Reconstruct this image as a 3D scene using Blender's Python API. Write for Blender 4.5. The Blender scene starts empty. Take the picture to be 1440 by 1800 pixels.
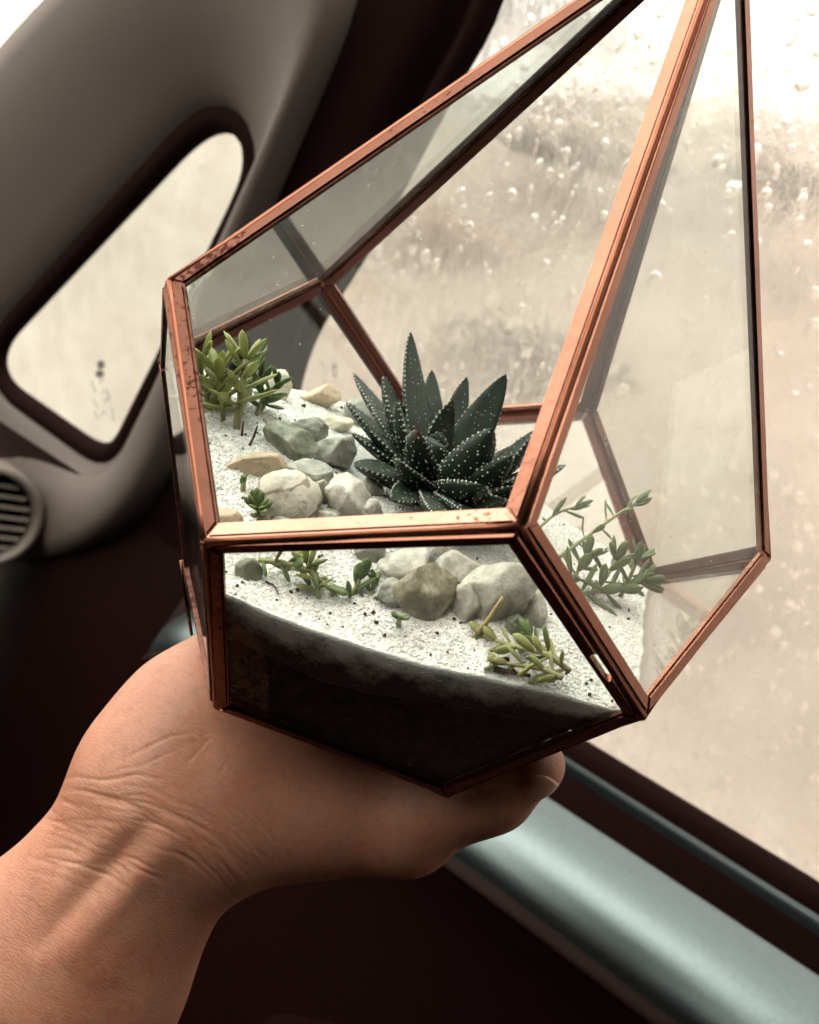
import bpy, bmesh, math, random
import numpy as np
from mathutils import Vector, Matrix, noise, Quaternion

rnd = random.Random(7)
SC = bpy.context.scene
COL = SC.collection

# ------------------------------------------------------------------ camera
# world axes: X = the car's right, Y = the car's front, Z = up; metres, ground at z = 0
CAM = Vector((0, 0, 1.15))
C_R = Vector((0.60220879, -0.73827543, 0.30379922))
C_U = Vector((-0.00486189, 0.3771407, 0.92614321))
C_F = Vector((0.79832383, 0.55920862, -0.22352803))
FPX = 1680.9857                      # focal length in pixels of the 1440 x 1800 frame
cam_data = bpy.data.cameras.new('camera')
cam = bpy.data.objects.new('camera', cam_data)
COL.objects.link(cam)
cam.matrix_world = Matrix(((C_R.x, C_U.x, -C_F.x, CAM.x), (C_R.y, C_U.y, -C_F.y, CAM.y),
                           (C_R.z, C_U.z, -C_F.z, CAM.z), (0, 0, 0, 1)))
cam_data.sensor_fit = 'HORIZONTAL'
cam_data.sensor_width = 36
cam_data.lens = 36 * FPX / 1440
cam_data.clip_start = 0.005
cam_data.clip_end = 500
cam_data.dof.use_dof = True
cam_data.dof.focus_distance = 0.195
cam_data.dof.aperture_fstop = 29.0
SC.camera = cam

# ------------------------------------------------------------------ overcast sky, exposure
SKY = 7.6
world = bpy.data.worlds.new('World')
SC.world = world
world.use_nodes = True
wn = world.node_tree
wn.nodes.clear()
w_out = wn.nodes.new('ShaderNodeOutputWorld')
w_bg = wn.nodes.new('ShaderNodeBackground')
w_tc = wn.nodes.new('ShaderNodeTexCoord')
w_sep = wn.nodes.new('ShaderNodeSeparateXYZ')
w_map = wn.nodes.new('ShaderNodeMapRange')     # overcast sky: brighter towards the zenith
w_map.inputs['From Min'].default_value = 0.0
w_map.inputs['From Max'].default_value = 1.0
w_map.inputs['To Min'].default_value = 0.33 * SKY
w_map.inputs['To Max'].default_value = 1.0 * SKY
wn.links.new(w_tc.outputs['Generated'], w_sep.inputs[0])
wn.links.new(w_sep.outputs['Z'], w_map.inputs['Value'])
wn.links.new(w_map.outputs[0], w_bg.inputs['Strength'])
w_bg.inputs['Color'].default_value = (1.0, 0.935, 0.825, 1)
wn.links.new(w_bg.outputs[0], w_out.inputs[0])

SC.view_settings.view_transform = 'Standard'
SC.view_settings.look = 'None'
SC.view_settings.exposure = 0.16
SC.view_settings.gamma = 1.0
SC.view_settings.use_curve_mapping = False
SC.render.engine = 'CYCLES'
SC.cycles.use_denoising = True
SC.cycles.max_bounces = 9
SC.cycles.use_adaptive_sampling = True
SC.cycles.adaptive_threshold = 0.04
SC.cycles.adaptive_min_samples = 24
SC.cycles.diffuse_bounces = 2
SC.cycles.glossy_bounces = 4
SC.cycles.transmission_bounces = 8
SC.cycles.transparent_max_bounces = 28
SC.cycles.sample_clamp_indirect = 8
SC.cycles.blur_glossy = 0.5

# ------------------------------------------------------------------ coordinates
# the terrarium's own frame (z along its axis, origin in the middle of its base) in the world
LT = Matrix(((-0.8776910590478584, -0.47922687190073054, -0.00010057678403585513, 0.1766205902632906),
             (0.4713194713322181, -0.8631708625469903, -0.18109118695564164, 0.1288481591162145),
             (0.08669694810411396, -0.15898951946001086, 0.9834663044005661, 1.15 - 0.0910056259248696),
             (0, 0, 0, 1)))
LTI = LT.inverted()
CAM_L = LTI @ CAM


def ray(px, py):
    return (C_R * ((px - 720) / FPX) + C_U * (-(py - 900) / FPX) + C_F)


def wpt(px, py, depth):
    return CAM + ray(px, py) * depth


def lpt(px, py, depth):
    return LTI @ wpt(px, py, depth)


def lpix(v):
    d = LT @ Vector(v) - CAM
    z = d.dot(C_F)
    return 720 + FPX * d.dot(C_R) / z, 900 - FPX * d.dot(C_U) / z, z


SILL_Z = -0.181                       # below the camera
LEAN = 0.20


def side_x(z):                        # inner face of the car's side at height z (relative to the camera)
    return 0.42 - LEAN * (z - SILL_Z)


def side_pt(px, py, off=0.0):         # where a line of sight meets the car's side, moved inboard by off
    r = ray(px, py)
    # x = .42 - LEAN*(z - SILL_Z) - off  with x = r.x*s, z = r.z*s
    s = (0.42 - off + LEAN * SILL_Z) / (r.x + LEAN * r.z)
    return r * s


# ------------------------------------------------------------------ object helpers
def link(o, parent=None):
    COL.objects.link(o)
    if parent is not None:
        o.parent = parent
    return o


def tag(o, label=None, cat=None, group=None, kind=None):
    if label:
        o['label'] = label
    if cat:
        o['category'] = cat
    if group:
        o['group'] = group
    if kind:
        o['kind'] = kind
    return o


def mesh_obj(name, verts, faces, mat, parent=None, smooth=True):
    me = bpy.data.meshes.new(name)
    me.from_pydata([tuple(v) for v in verts], [], faces)
    me.update()
    if smooth:
        me.shade_smooth()
    if mat is not None:
        me.materials.append(mat)
    return link(bpy.data.objects.new(name, me), parent)


def bm_obj(name, bm, mat, parent=None, smooth=False):
    me = bpy.data.meshes.new(name)
    bm.to_mesh(me)
    bm.free()
    if smooth:
        me.shade_smooth()
    me.materials.append(mat)
    return link(bpy.data.objects.new(name, me), parent)


def empty(name, matrix, label, cat, group=None):
    o = bpy.data.objects.new(name, None)
    COL.objects.link(o)
    o.empty_display_size = 0.01
    o.matrix_world = matrix
    return tag(o, label, cat, group)


def tube(path, radii, segs=7, caps=True):
    """verts, faces of a tube along path (list of Vector)"""
    V, F = [], []
    n = len(path)
    prev = None
    for i, p in enumerate(path):
        t = (path[min(i + 1, n - 1)] - path[max(i - 1, 0)]).normalized()
        if prev is None:
            a = t.orthogonal().normalized()
        else:
            a = (prev - t * prev.dot(t)).normalized()
        prev = a
        b = t.cross(a)
        r = radii[i] if isinstance(radii, (list, tuple)) else radii
        for k in range(segs):
            an = 2 * math.pi * k / segs
            V.append(p + a * (r * math.cos(an)) + b * (r * math.sin(an)))
    for i in range(n - 1):
        for k in range(segs):
            k2 = (k + 1) % segs
            F.append((i * segs + k, i * segs + k2, (i + 1) * segs + k2, (i + 1) * segs + k))
    if caps:
        F.append(tuple(range(segs - 1, -1, -1)))
        F.append(tuple((n - 1) * segs + k for k in range(segs)))
    return V, F


def bez(a, b, c, n):
    return [a * ((1 - t) ** 2) + b * (2 * t * (1 - t)) + c * (t * t) for t in [i / (n - 1) for i in range(n)]]


def catmull(pts, n):
    out = []
    P = [pts[0] * 2 - pts[1]] + list(pts) + [pts[-1] * 2 - pts[-2]]
    m = len(pts) - 1
    for i in range(n):
        u = i / (n - 1) * m
        k = min(int(u), m - 1)
        t = u - k
        p0, p1, p2, p3 = P[k], P[k + 1], P[k + 2], P[k + 3]
        out.append(0.5 * ((2 * p1) + (p2 - p0) * t + (2 * p0 - 5 * p1 + 4 * p2 - p3) * t * t
                          + (3 * p1 - p0 - 3 * p2 + p3) * t ** 3))
    return out


# ------------------------------------------------------------------ materials
def new_mat(name):
    m = bpy.data.materials.new(name)
    m.use_nodes = True
    nt = m.node_tree
    nt.nodes.clear()
    out = nt.nodes.new('ShaderNodeOutputMaterial')
    return m, nt, out


def nd(nt, kind, **kw):
    n = nt.nodes.new(kind)
    for k, v in kw.items():
        if k in n.inputs:
            n.inputs[k].default_value = v
        else:
            setattr(n, k, v)
    return n


def ramp(nt, stops):
    r = nt.nodes.new('ShaderNodeValToRGB')
    el = r.color_ramp.elements
    while len(el) < len(stops):
        el.new(0.5)
    for e, (p, c) in zip(el, stops):
        e.position = p
        e.color = (c[0], c[1], c[2], 1) if len(c) == 3 else c
    return r


def rough_mat(name, c1, c2, scale, rough=0.6, bump=0.1, bscale=None, spec=0.4, dist=0.001, detail=6, coords='Object',
              metallic=0.0, sss=0.0):
    """noise-mottled surface with bump"""
    m, nt, out = new_mat(name)
    L = nt.links
    tc = nd(nt, 'ShaderNodeTexCoord')
    no = nd(nt, 'ShaderNodeTexNoise', Scale=scale, Detail=detail)
    L.new(tc.outputs[coords], no.inputs['Vector'])
    rp = ramp(nt, [(0.3, c1), (0.7, c2)])
    L.new(no.outputs['Fac'], rp.inputs[0])
    pb = nd(nt, 'ShaderNodeBsdfPrincipled', Roughness=rough, Metallic=metallic)
    pb.inputs['Specular IOR Level'].default_value = spec
    L.new(rp.outputs[0], pb.inputs['Base Color'])
    if sss:
        pb.inputs['Subsurface Weight'].default_value = 1.0
        pb.inputs['Subsurface Radius'].default_value = (1, 0.8, 0.6)
        pb.inputs['Subsurface Scale'].default_value = sss
    if bump:
        n2 = nd(nt, 'ShaderNodeTexNoise', Scale=bscale or scale * 5, Detail=4)
        L.new(tc.outputs[coords], n2.inputs['Vector'])
        bp = nd(nt, 'ShaderNodeBump', Strength=bump, Distance=dist)
        L.new(n2.outputs['Fac'], bp.inputs['Height'])
        L.new(bp.outputs[0], pb.inputs['Normal'])
    L.new(pb.outputs[0], out.inputs[0])
    return m


def copper_mat(name, base=(0.235, 0.105, 0.072), dark=(0.16, 0.05, 0.03), spots=0.86, rough=0.25):
    m, nt, out = new_mat(name)
    L = nt.links
    tc = nd(nt, 'ShaderNodeTexCoord')
    big = nd(nt, 'ShaderNodeTexNoise', Scale=60.0, Detail=5)
    L.new(tc.outputs['Object'], big.inputs['Vector'])
    col = ramp(nt, [(0.3, tuple(c * 0.78 for c in base)), (0.65, base)])
    L.new(big.outputs['Fac'], col.inputs[0])
    sp = nd(nt, 'ShaderNodeTexNoise', Scale=900.0, Detail=3, Roughness=0.6)
    L.new(tc.outputs['Object'], sp.inputs['Vector'])
    reg = nd(nt, 'ShaderNodeTexNoise', Scale=34.0, Detail=3)
    L.new(tc.outputs['Object'], reg.inputs['Vector'])
    ad = nd(nt, 'ShaderNodeMath', operation='MULTIPLY_ADD')
    ad.inputs[1].default_value = 0.55
    L.new(reg.outputs['Fac'], ad.inputs[0])
    sc2 = nd(nt, 'ShaderNodeMath', operation='MULTIPLY')
    sc2.inputs[1].default_value = 0.6
    L.new(sp.outputs['Fac'], sc2.inputs[0])
    L.new(sc2.outputs[0], ad.inputs[2])
    thr = ramp(nt, [(spots, (0, 0, 0)), (spots + 0.06, (1, 1, 1))])
    L.new(ad.outputs[0], thr.inputs[0])
    mx = nd(nt, 'ShaderNodeMix', data_type='RGBA')
    L.new(thr.outputs[0], mx.inputs[0])
    L.new(col.outputs[0], mx.inputs[6])
    mx.inputs[7].default_value = (*dark, 1)
    pb = nd(nt, 'ShaderNodeBsdfPrincipled', Metallic=1.0)
    L.new(mx.outputs[2], pb.inputs['Base Color'])
    rr = nd(nt, 'ShaderNodeMapRange')
    rr.inputs['To Min'].default_value = rough
    rr.inputs['To Max'].default_value = 0.75
    L.new(thr.outputs[0], rr.inputs[0])
    L.new(rr.outputs[0], pb.inputs['Roughness'])
    fine = nd(nt, 'ShaderNodeTexNoise', Scale=700.0, Detail=2)
    L.new(tc.outputs['Object'], fine.inputs['Vector'])
    bp = nd(nt, 'ShaderNodeBump', Strength=0.12, Distance=0.0003)
    L.new(fine.outputs['Fac'], bp.inputs['Height'])
    bp2 = nd(nt, 'ShaderNodeBump', Strength=0.3, Distance=0.002)
    L.new(big.outputs['Fac'], bp2.inputs['Height'])
    L.new(bp.outputs[0], bp2.inputs['Normal'])
    L.new(bp2.outputs[0], pb.inputs['Normal'])
    L.new(pb.outputs[0], out.inputs[0])
    return m


def pane_mat(name, tint=(0.975, 0.988, 0.98), haze=0.03, haze_col=(0.8, 0.8, 0.76), refl=0.03, specks=True):
    """thin clear glass face: Fresnel reflection over a tinted clear pass, with a film of dust"""
    m, nt, out = new_mat(name)
    L = nt.links
    lw = nd(nt, 'ShaderNodeLayerWeight', Blend=0.5)
    pw = nd(nt, 'ShaderNodeMath', operation='POWER')
    pw.inputs[1].default_value = 5.0
    L.new(lw.outputs['Facing'], pw.inputs[0])
    ma = nd(nt, 'ShaderNodeMath', operation='MULTIPLY_ADD')
    ma.inputs[1].default_value = 0.75
    ma.inputs[2].default_value = refl
    L.new(pw.outputs[0], ma.inputs[0])
    tr = nd(nt, 'ShaderNodeBsdfTransparent', Color=(*tint, 1))
    gl = nd(nt, 'ShaderNodeBsdfGlossy', Roughness=0.02, Color=(1, 1, 1, 1))
    mx = nd(nt, 'ShaderNodeMixShader')
    L.new(ma.outputs[0], mx.inputs[0])
    L.new(tr.outputs[0], mx.inputs[1])
    L.new(gl.outputs[0], mx.inputs[2])
    tc = nd(nt, 'ShaderNodeTexCoord')
    no = nd(nt, 'ShaderNodeTexNoise', Scale=45.0, Detail=6, Roughness=0.65)
    L.new(tc.outputs['Object'], no.inputs['Vector'])
    hz = nd(nt, 'ShaderNodeMapRange')
    hz.inputs['From Min'].default_value = 0.3
    hz.inputs['From Max'].default_value = 0.75
    hz.inputs['To Min'].default_value = haze * 0.4
    hz.inputs['To Max'].default_value = haze * 1.6
    L.new(no.outputs['Fac'], hz.inputs[0])
    fac = hz.outputs[0]
    if specks:
        vo = nd(nt, 'ShaderNodeTexVoronoi', Scale=330.0)
        L.new(tc.outputs['Object'], vo.inputs['Vector'])
        vr = ramp(nt, [(0.06, (1, 1, 1)), (0.11, (0, 0, 0))])
        L.new(vo.outputs['Distance'], vr.inputs[0])
        n3 = nd(nt, 'ShaderNodeTexNoise', Scale=120.0)
        L.new(tc.outputs['Object'], n3.inputs['Vector'])
        r3 = ramp(nt, [(0.52, (0, 0, 0)), (0.62, (0.5, 0.5, 0.5))])
        L.new(n3.outputs['Fac'], r3.inputs[0])
        mm = nd(nt, 'ShaderNodeMath', operation='MULTIPLY')
        L.new(vr.outputs[0], mm.inputs[0])
        L.new(r3.outputs[0], mm.inputs[1])
        aa = nd(nt, 'ShaderNodeMath', operation='ADD', use_clamp=True)
        L.new(mm.outputs[0], aa.inputs[0])
        L.new(fac, aa.inputs[1])
        fac = aa.outputs[0]
    df = nd(nt, 'ShaderNodeBsdfDiffuse', Color=(*haze_col, 1))
    tl = nd(nt, 'ShaderNodeBsdfTranslucent', Color=(*haze_col, 1))
    dm = nd(nt, 'ShaderNodeMixShader')
    dm.inputs[0].default_value = 0.6
    L.new(df.outputs[0], dm.inputs[1])
    L.new(tl.outputs[0], dm.inputs[2])
    m2 = nd(nt, 'ShaderNodeMixShader')
    L.new(fac, m2.inputs[0])
    L.new(mx.outputs[0], m2.inputs[1])
    L.new(dm.outputs[0], m2.inputs[2])
    L.new(m2.outputs[0], out.inputs[0])
    return m


def fog_glass(name, milk=0.08, clear=0.36, rough=0.42, tint=(0.36, 0.357, 0.348), ior=1.12, film=0.8):
    """tinted car window running with rain: wavy, rough see-through with a milky film"""
    m, nt, out = new_mat(name)
    L = nt.links
    tc = nd(nt, 'ShaderNodeTexCoord')
    mp = nd(nt, 'ShaderNodeMapping')
    mp.inputs['Scale'].default_value = (1, 1, 0.6)
    L.new(tc.outputs['Object'], mp.inputs['Vector'])
    wv = nd(nt, 'ShaderNodeTexNoise', Scale=95.0, Detail=5, Roughness=0.6)
    L.new(mp.outputs[0], wv.inputs['Vector'])
    bp = nd(nt, 'ShaderNodeBump', Strength=film, Distance=0.006)
    L.new(wv.outputs['Fac'], bp.inputs['Height'])
    rf = nd(nt, 'ShaderNodeBsdfRefraction', Color=(*tint, 1), Roughness=rough, IOR=ior)
    L.new(bp.outputs[0], rf.inputs['Normal'])
    tr = nd(nt, 'ShaderNodeBsdfTransparent', Color=(*tint, 1))
    mx = nd(nt, 'ShaderNodeMixShader')
    n1 = nd(nt, 'ShaderNodeTexNoise', Scale=14.0, Detail=5)
    L.new(tc.outputs['Object'], n1.inputs['Vector'])
    r1 = nd(nt, 'ShaderNodeMapRange')
    r1.inputs['From Min'].default_value = 0.35
    r1.inputs['From Max'].default_value = 0.7
    r1.inputs['To Min'].default_value = max(clear - 0.2, 0)
    r1.inputs['To Max'].default_value = clear + 0.2
    L.new(n1.outputs['Fac'], r1.inputs[0])
    L.new(r1.outputs[0], mx.inputs[0])
    L.new(rf.outputs[0], mx.inputs[1])
    L.new(tr.outputs[0], mx.inputs[2])
    tl = nd(nt, 'ShaderNodeBsdfTranslucent', Color=(tint[0] * 1.2, tint[1] * 1.2, tint[2] * 1.2, 1))
    m2 = nd(nt, 'ShaderNodeMixShader')
    n2 = nd(nt, 'ShaderNodeTexNoise', Scale=26.0, Detail=8, Roughness=0.65)
    L.new(tc.outputs['Object'], n2.inputs['Vector'])
    r2 = nd(nt, 'ShaderNodeMapRange')
    r2.inputs['From Min'].default_value = 0.35
    r2.inputs['From Max'].default_value = 0.68
    r2.inputs['To Min'].default_value = milk * 0.4
    r2.inputs['To Max'].default_value = milk * 1.6
    L.new(n2.outputs['Fac'], r2.inputs[0])
    L.new(r2.outputs[0], m2.inputs[0])
    L.new(mx.outputs[0], m2.inputs[1])
    L.new(tl.outputs[0], m2.inputs[2])
    gl = nd(nt, 'ShaderNodeBsdfGlossy', Roughness=0.05)
    m3 = nd(nt, 'ShaderNodeMixShader')
    m3.inputs[0].default_value = 0.03
    L.new(m2.outputs[0], m3.inputs[1])
    L.new(gl.outputs[0], m3.inputs[2])
    L.new(m3.outputs[0], out.inputs[0])
    return m


def water_mat(name):
    m, nt, out = new_mat(name)
    rf = nd(nt, 'ShaderNodeBsdfGlass', Roughness=0.03, IOR=1.33, Color=(1, 1, 1, 1))
    nt.links.new(rf.outputs[0], out.inputs[0])
    return m


def skin_mat():
    m, nt, out = new_mat('skin')
    L = nt.links
    tc = nd(nt, 'ShaderNodeTexCoord')
    # frame along the forearm: x across, y along
    mp = nd(nt, 'ShaderNodeMapping')
    a = (wpt(60, 1800, 0.195) - wpt(285, 1450, 0.21)).normalized()
    q = a.to_track_quat('Y', 'Z').inverted().to_euler()
    mp.inputs['Rotation'].default_value = q
    L.new(tc.outputs['Object'], mp.inputs['Vector'])
    st = nd(nt, 'ShaderNodeMapping')
    st.inputs['Scale'].default_value = (0.22, 1.0, 0.22)
    L.new(mp.outputs[0], st.inputs['Vector'])
    fine = nd(nt, 'ShaderNodeTexNoise', Scale=2300.0, Detail=3, Roughness=0.55)
    L.new(st.outputs[0], fine.inputs['Vector'])
    cells = nd(nt, 'ShaderNodeTexVoronoi', Scale=1500.0, feature='DISTANCE_TO_EDGE')
    L.new(st.outputs[0], cells.inputs['Vector'])
    cr = ramp(nt, [(0.0, (0, 0, 0)), (0.16, (1, 1, 1))])
    L.new(cells.outputs['Distance'], cr.inputs[0])
    wide = nd(nt, 'ShaderNodeTexNoise', Scale=210.0, Detail=4)
    L.new(st.outputs[0], wide.inputs['Vector'])
    blot = nd(nt, 'ShaderNodeTexNoise', Scale=38.0, Detail=4)
    L.new(tc.outputs['Object'], blot.inputs['Vector'])
    col = ramp(nt, [(0.25, (0.285, 0.108, 0.064)), (0.5, (0.365, 0.163, 0.102)), (0.75, (0.415, 0.21, 0.138))])
    L.new(blot.outputs['Fac'], col.inputs[0])
    # fine red and pale mottling, and faint bluish veins along the arm
    mot = nd(nt, 'ShaderNodeTexNoise', Scale=420.0, Detail=5, Roughness=0.7)
    L.new(tc.outputs['Object'], mot.inputs['Vector'])
    mr = ramp(nt, [(0.35, (0.80, 0.70, 0.66)), (0.5, (1, 1, 1)), (0.68, (1.0, 1.0, 1.0))])
    L.new(mot.outputs['Fac'], mr.inputs[0])
    mm_ = nd(nt, 'ShaderNodeMix', data_type='RGBA', blend_type='MULTIPLY')
    mm_.inputs[0].default_value = 0.6
    L.new(col.outputs[0], mm_.inputs[6])
    L.new(mr.outputs[0], mm_.inputs[7])
    vs = nd(nt, 'ShaderNodeMapping')
    vs.inputs['Scale'].default_value = (1.0, 0.22, 1.0)
    L.new(mp.outputs[0], vs.inputs['Vector'])
    vn_ = nd(nt, 'ShaderNodeTexNoise', Scale=75.0, Detail=2)
    L.new(vs.outputs[0], vn_.inputs['Vector'])
    vr_ = ramp(nt, [(0.46, (0, 0, 0)), (0.5, (1, 1, 1)), (0.54, (0, 0, 0))])
    L.new(vn_.outputs['Fac'], vr_.inputs[0])
    vf_ = nd(nt, 'ShaderNodeMath', operation='MULTIPLY')
    vf_.inputs[1].default_value = 0.22
    L.new(vr_.outputs[0], vf_.inputs[0])
    mv_ = nd(nt, 'ShaderNodeMix', data_type='RGBA')
    L.new(vf_.outputs[0], mv_.inputs[0])
    L.new(mm_.outputs[2], mv_.inputs[6])
    mv_.inputs[7].default_value = (0.28, 0.18, 0.145, 1)
    crease = nd(nt, 'ShaderNodeMix', data_type='RGBA', blend_type='MULTIPLY')
    crease.inputs[0].default_value = 0.10
    L.new(mv_.outputs[2], crease.inputs[6])
    L.new(cr.outputs[0], crease.inputs[7])
    pb = nd(nt, 'ShaderNodeBsdfPrincipled', Roughness=0.5)
    pb.inputs['Specular IOR Level'].default_value = 0.38
    pb.inputs['Subsurface Weight'].default_value = 0.35
    pb.inputs['Subsurface Radius'].default_value = (1.0, 0.35, 0.18)
    pb.inputs['Subsurface Scale'].default_value = 0.0035
    L.new(crease.outputs[2], pb.inputs['Base Color'])
    b1 = nd(nt, 'ShaderNodeBump', Strength=0.16, Distance=0.0003)
    L.new(cr.outputs[0], b1.inputs['Height'])
    b2 = nd(nt, 'ShaderNodeBump', Strength=0.08, Distance=0.0003)
    L.new(fine.outputs['Fac'], b2.inputs['Height'])
    L.new(b1.outputs[0], b2.inputs['Normal'])
    b3 = nd(nt, 'ShaderNodeBump', Strength=0.15, Distance=0.0010)
    L.new(wide.outputs['Fac'], b3.inputs['Height'])
    L.new(b2.outputs[0], b3.inputs['Normal'])
    L.new(b3.outputs[0], pb.inputs['Normal'])
    L.new(pb.outputs[0], out.inputs[0])
    return m


def leaf_mat(name, c1, c2, tip=None, rough=0.45, transl=0.25):
    m, nt, out = new_mat(name)
    L = nt.links
    tc = nd(nt, 'ShaderNodeTexCoord')
    no = nd(nt, 'ShaderNodeTexNoise', Scale=140.0, Detail=4)
    L.new(tc.outputs['Object'], no.inputs['Vector'])
    rp = ramp(nt, [(0.3, c1), (0.7, c2)])
    L.new(no.outputs['Fac'], rp.inputs[0])
    c = rp.outputs[0]
    if tip:
        at = nd(nt, 'ShaderNodeAttribute', attribute_name='along')
        tr_ = ramp(nt, [(0.90, (0, 0, 0)), (1.0, (1, 1, 1))])
        L.new(at.outputs['Fac'], tr_.inputs[0])
        mx = nd(nt, 'ShaderNodeMix', data_type='RGBA')
        L.new(tr_.outputs[0], mx.inputs[0])
        L.new(c, mx.inputs[6])
        mx.inputs[7].default_value = (*tip, 1)
        c = mx.outputs[2]
    pb = nd(nt, 'ShaderNodeBsdfPrincipled', Roughness=rough)
    pb.inputs['Specular IOR Level'].default_value = 0.45
    L.new(c, pb.inputs['Base Color'])
    tl = nd(nt, 'ShaderNodeBsdfTranslucent')
    L.new(c, tl.inputs['Color'])
    ms = nd(nt, 'ShaderNodeMixShader')
    ms.inputs[0].default_value = transl
    L.new(pb.outputs[0], ms.inputs[1])
    L.new(tl.outputs[0], ms.inputs[2])
    L.new(ms.outputs[0], out.inputs[0])
    return m


def sand_mat():
    """white crystalline sand; soil shows through where the layer thins against the glass (attribute 'soil')"""
    m, nt, out = new_mat('white_sand')
    L = nt.links
    tc = nd(nt, 'ShaderNodeTexCoord')
    n1 = nd(nt, 'ShaderNodeTexNoise', Scale=1100.0, Detail=3)
    n2 = nd(nt, 'ShaderNodeTexNoise', Scale=160.0, Detail=5)
    vo = nd(nt, 'ShaderNodeTexVoronoi', Scale=1600.0)
    for n in (n1, n2, vo):
        L.new(tc.outputs['Object'], n.inputs['Vector'])
    base = ramp(nt, [(0.3, (0.66, 0.65, 0.62)), (0.6, (0.77, 0.76, 0.73))])
    L.new(n1.outputs['Fac'], base.inputs[0])
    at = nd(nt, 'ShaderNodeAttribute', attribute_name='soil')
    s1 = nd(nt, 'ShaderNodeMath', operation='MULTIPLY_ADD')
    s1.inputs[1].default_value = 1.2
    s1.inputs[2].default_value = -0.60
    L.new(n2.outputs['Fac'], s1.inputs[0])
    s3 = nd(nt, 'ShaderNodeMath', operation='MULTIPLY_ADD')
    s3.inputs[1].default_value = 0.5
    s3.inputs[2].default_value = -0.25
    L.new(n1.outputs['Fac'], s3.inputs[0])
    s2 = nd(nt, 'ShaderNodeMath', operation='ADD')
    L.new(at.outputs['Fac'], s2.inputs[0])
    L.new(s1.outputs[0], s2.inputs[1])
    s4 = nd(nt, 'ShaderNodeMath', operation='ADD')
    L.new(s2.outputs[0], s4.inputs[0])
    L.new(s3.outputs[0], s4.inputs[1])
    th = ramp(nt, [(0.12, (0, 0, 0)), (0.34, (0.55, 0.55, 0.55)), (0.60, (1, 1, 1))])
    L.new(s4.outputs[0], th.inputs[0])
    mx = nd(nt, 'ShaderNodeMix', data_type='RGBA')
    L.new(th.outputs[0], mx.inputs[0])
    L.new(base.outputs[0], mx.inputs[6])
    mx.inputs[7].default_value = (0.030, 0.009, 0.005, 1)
    pb = nd(nt, 'ShaderNodeBsdfPrincipled', Roughness=0.55)
    pb.inputs['Subsurface Weight'].default_value = 0.0
    L.new(mx.outputs[2], pb.inputs['Base Color'])
    b1 = nd(nt, 'ShaderNodeBump', Strength=0.45, Distance=0.0004)
    L.new(vo.outputs['Distance'], b1.inputs['Height'])
    b2 = nd(nt, 'ShaderNodeBump', Strength=0.2, Distance=0.002)
    L.new(n2.outputs['Fac'], b2.inputs['Height'])
    L.new(b1.outputs[0], b2.inputs['Normal'])
    L.new(b2.outputs[0], pb.inputs['Normal'])
    L.new(pb.outputs[0], out.inputs[0])
    return m


def stone_mat(name, c1, c2, c3=None, sss=0.0, scale=90.0, vein=None, rough=0.4):
    m, nt, out = new_mat(name)
    L = nt.links
    tc = nd(nt, 'ShaderNodeTexCoord')
    no = nd(nt, 'ShaderNodeTexNoise', Scale=scale, Detail=8, Roughness=0.62)
    L.new(tc.outputs['Object'], no.inputs['Vector'])
    stops = [(0.32, c1), (0.62, c2)] if c3 is None else [(0.3, c1), (0.5, c2), (0.68, c3)]
    rp = ramp(nt, stops)
    L.new(no.outputs['Fac'], rp.inputs[0])
    c = rp.outputs[0]
    if vein:
        wv = nd(nt, 'ShaderNodeTexWave', Scale=70.0, Distortion=5.0, Detail=3.0)
        wv.inputs['Detail Scale'].default_value = 2.0
        mp = nd(nt, 'ShaderNodeMapping')
        mp.inputs['Rotation'].default_value = (0.6, 0.9, 0.3)
        L.new(tc.outputs['Object'], mp.inputs['Vector'])
        L.new(mp.outputs[0], wv.inputs['Vector'])
        vr = ramp(nt, [(0.0, (1, 1, 1)), (0.09, (0, 0, 0))])
        L.new(wv.outputs['Fac'], vr.inputs[0])
        mx = nd(nt, 'ShaderNodeMix', data_type='RGBA')
        mk = nd(nt, 'ShaderNodeMath', operation='MULTIPLY')
        mk.inputs[1].default_value = 0.75
        L.new(vr.outputs[0], mk.inputs[0])
        L.new(mk.outputs[0], mx.inputs[0])
        L.new(c, mx.inputs[6])
        mx.inputs[7].default_value = (*vein, 1)
        c = mx.outputs[2]
    # soil dust and dark flecks caught in the surface
    dn = nd(nt, 'ShaderNodeTexNoise', Scale=330.0, Detail=6, Roughness=0.75)
    L.new(tc.outputs['Object'], dn.inputs['Vector'])
    dr = ramp(nt, [(0.58, (0, 0, 0)), (0.72, (0.75, 0.75, 0.75))])
    L.new(dn.outputs['Fac'], dr.inputs[0])
    dx = nd(nt, 'ShaderNodeMix', data_type='RGBA')
    L.new(dr.outputs[0], dx.inputs[0])
    L.new(c, dx.inputs[6])
    dx.inputs[7].default_value = (0.10, 0.075, 0.04, 1)
    c = dx.outputs[2]
    pb = nd(nt, 'ShaderNodeBsdfPrincipled', Roughness=rough)
    L.new(c, pb.inputs['Base Color'])
    if sss:
        pb.inputs['Subsurface Weight'].default_value = 0.35
        pb.inputs['Subsurface Radius'].default_value = (1, 0.95, 0.85)
        pb.inputs['Subsurface Scale'].default_value = sss
    n2 = nd(nt, 'ShaderNodeTexNoise', Scale=420.0, Detail=4)
    L.new(tc.outputs['Object'], n2.inputs['Vector'])
    bp = nd(nt, 'ShaderNodeBump', Strength=0.6, Distance=0.0009)
    L.new(n2.outputs['Fac'], bp.inputs['Height'])
    L.new(bp.outputs[0], pb.inputs['Normal'])
    L.new(pb.outputs[0], out.inputs[0])
    return m


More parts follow.
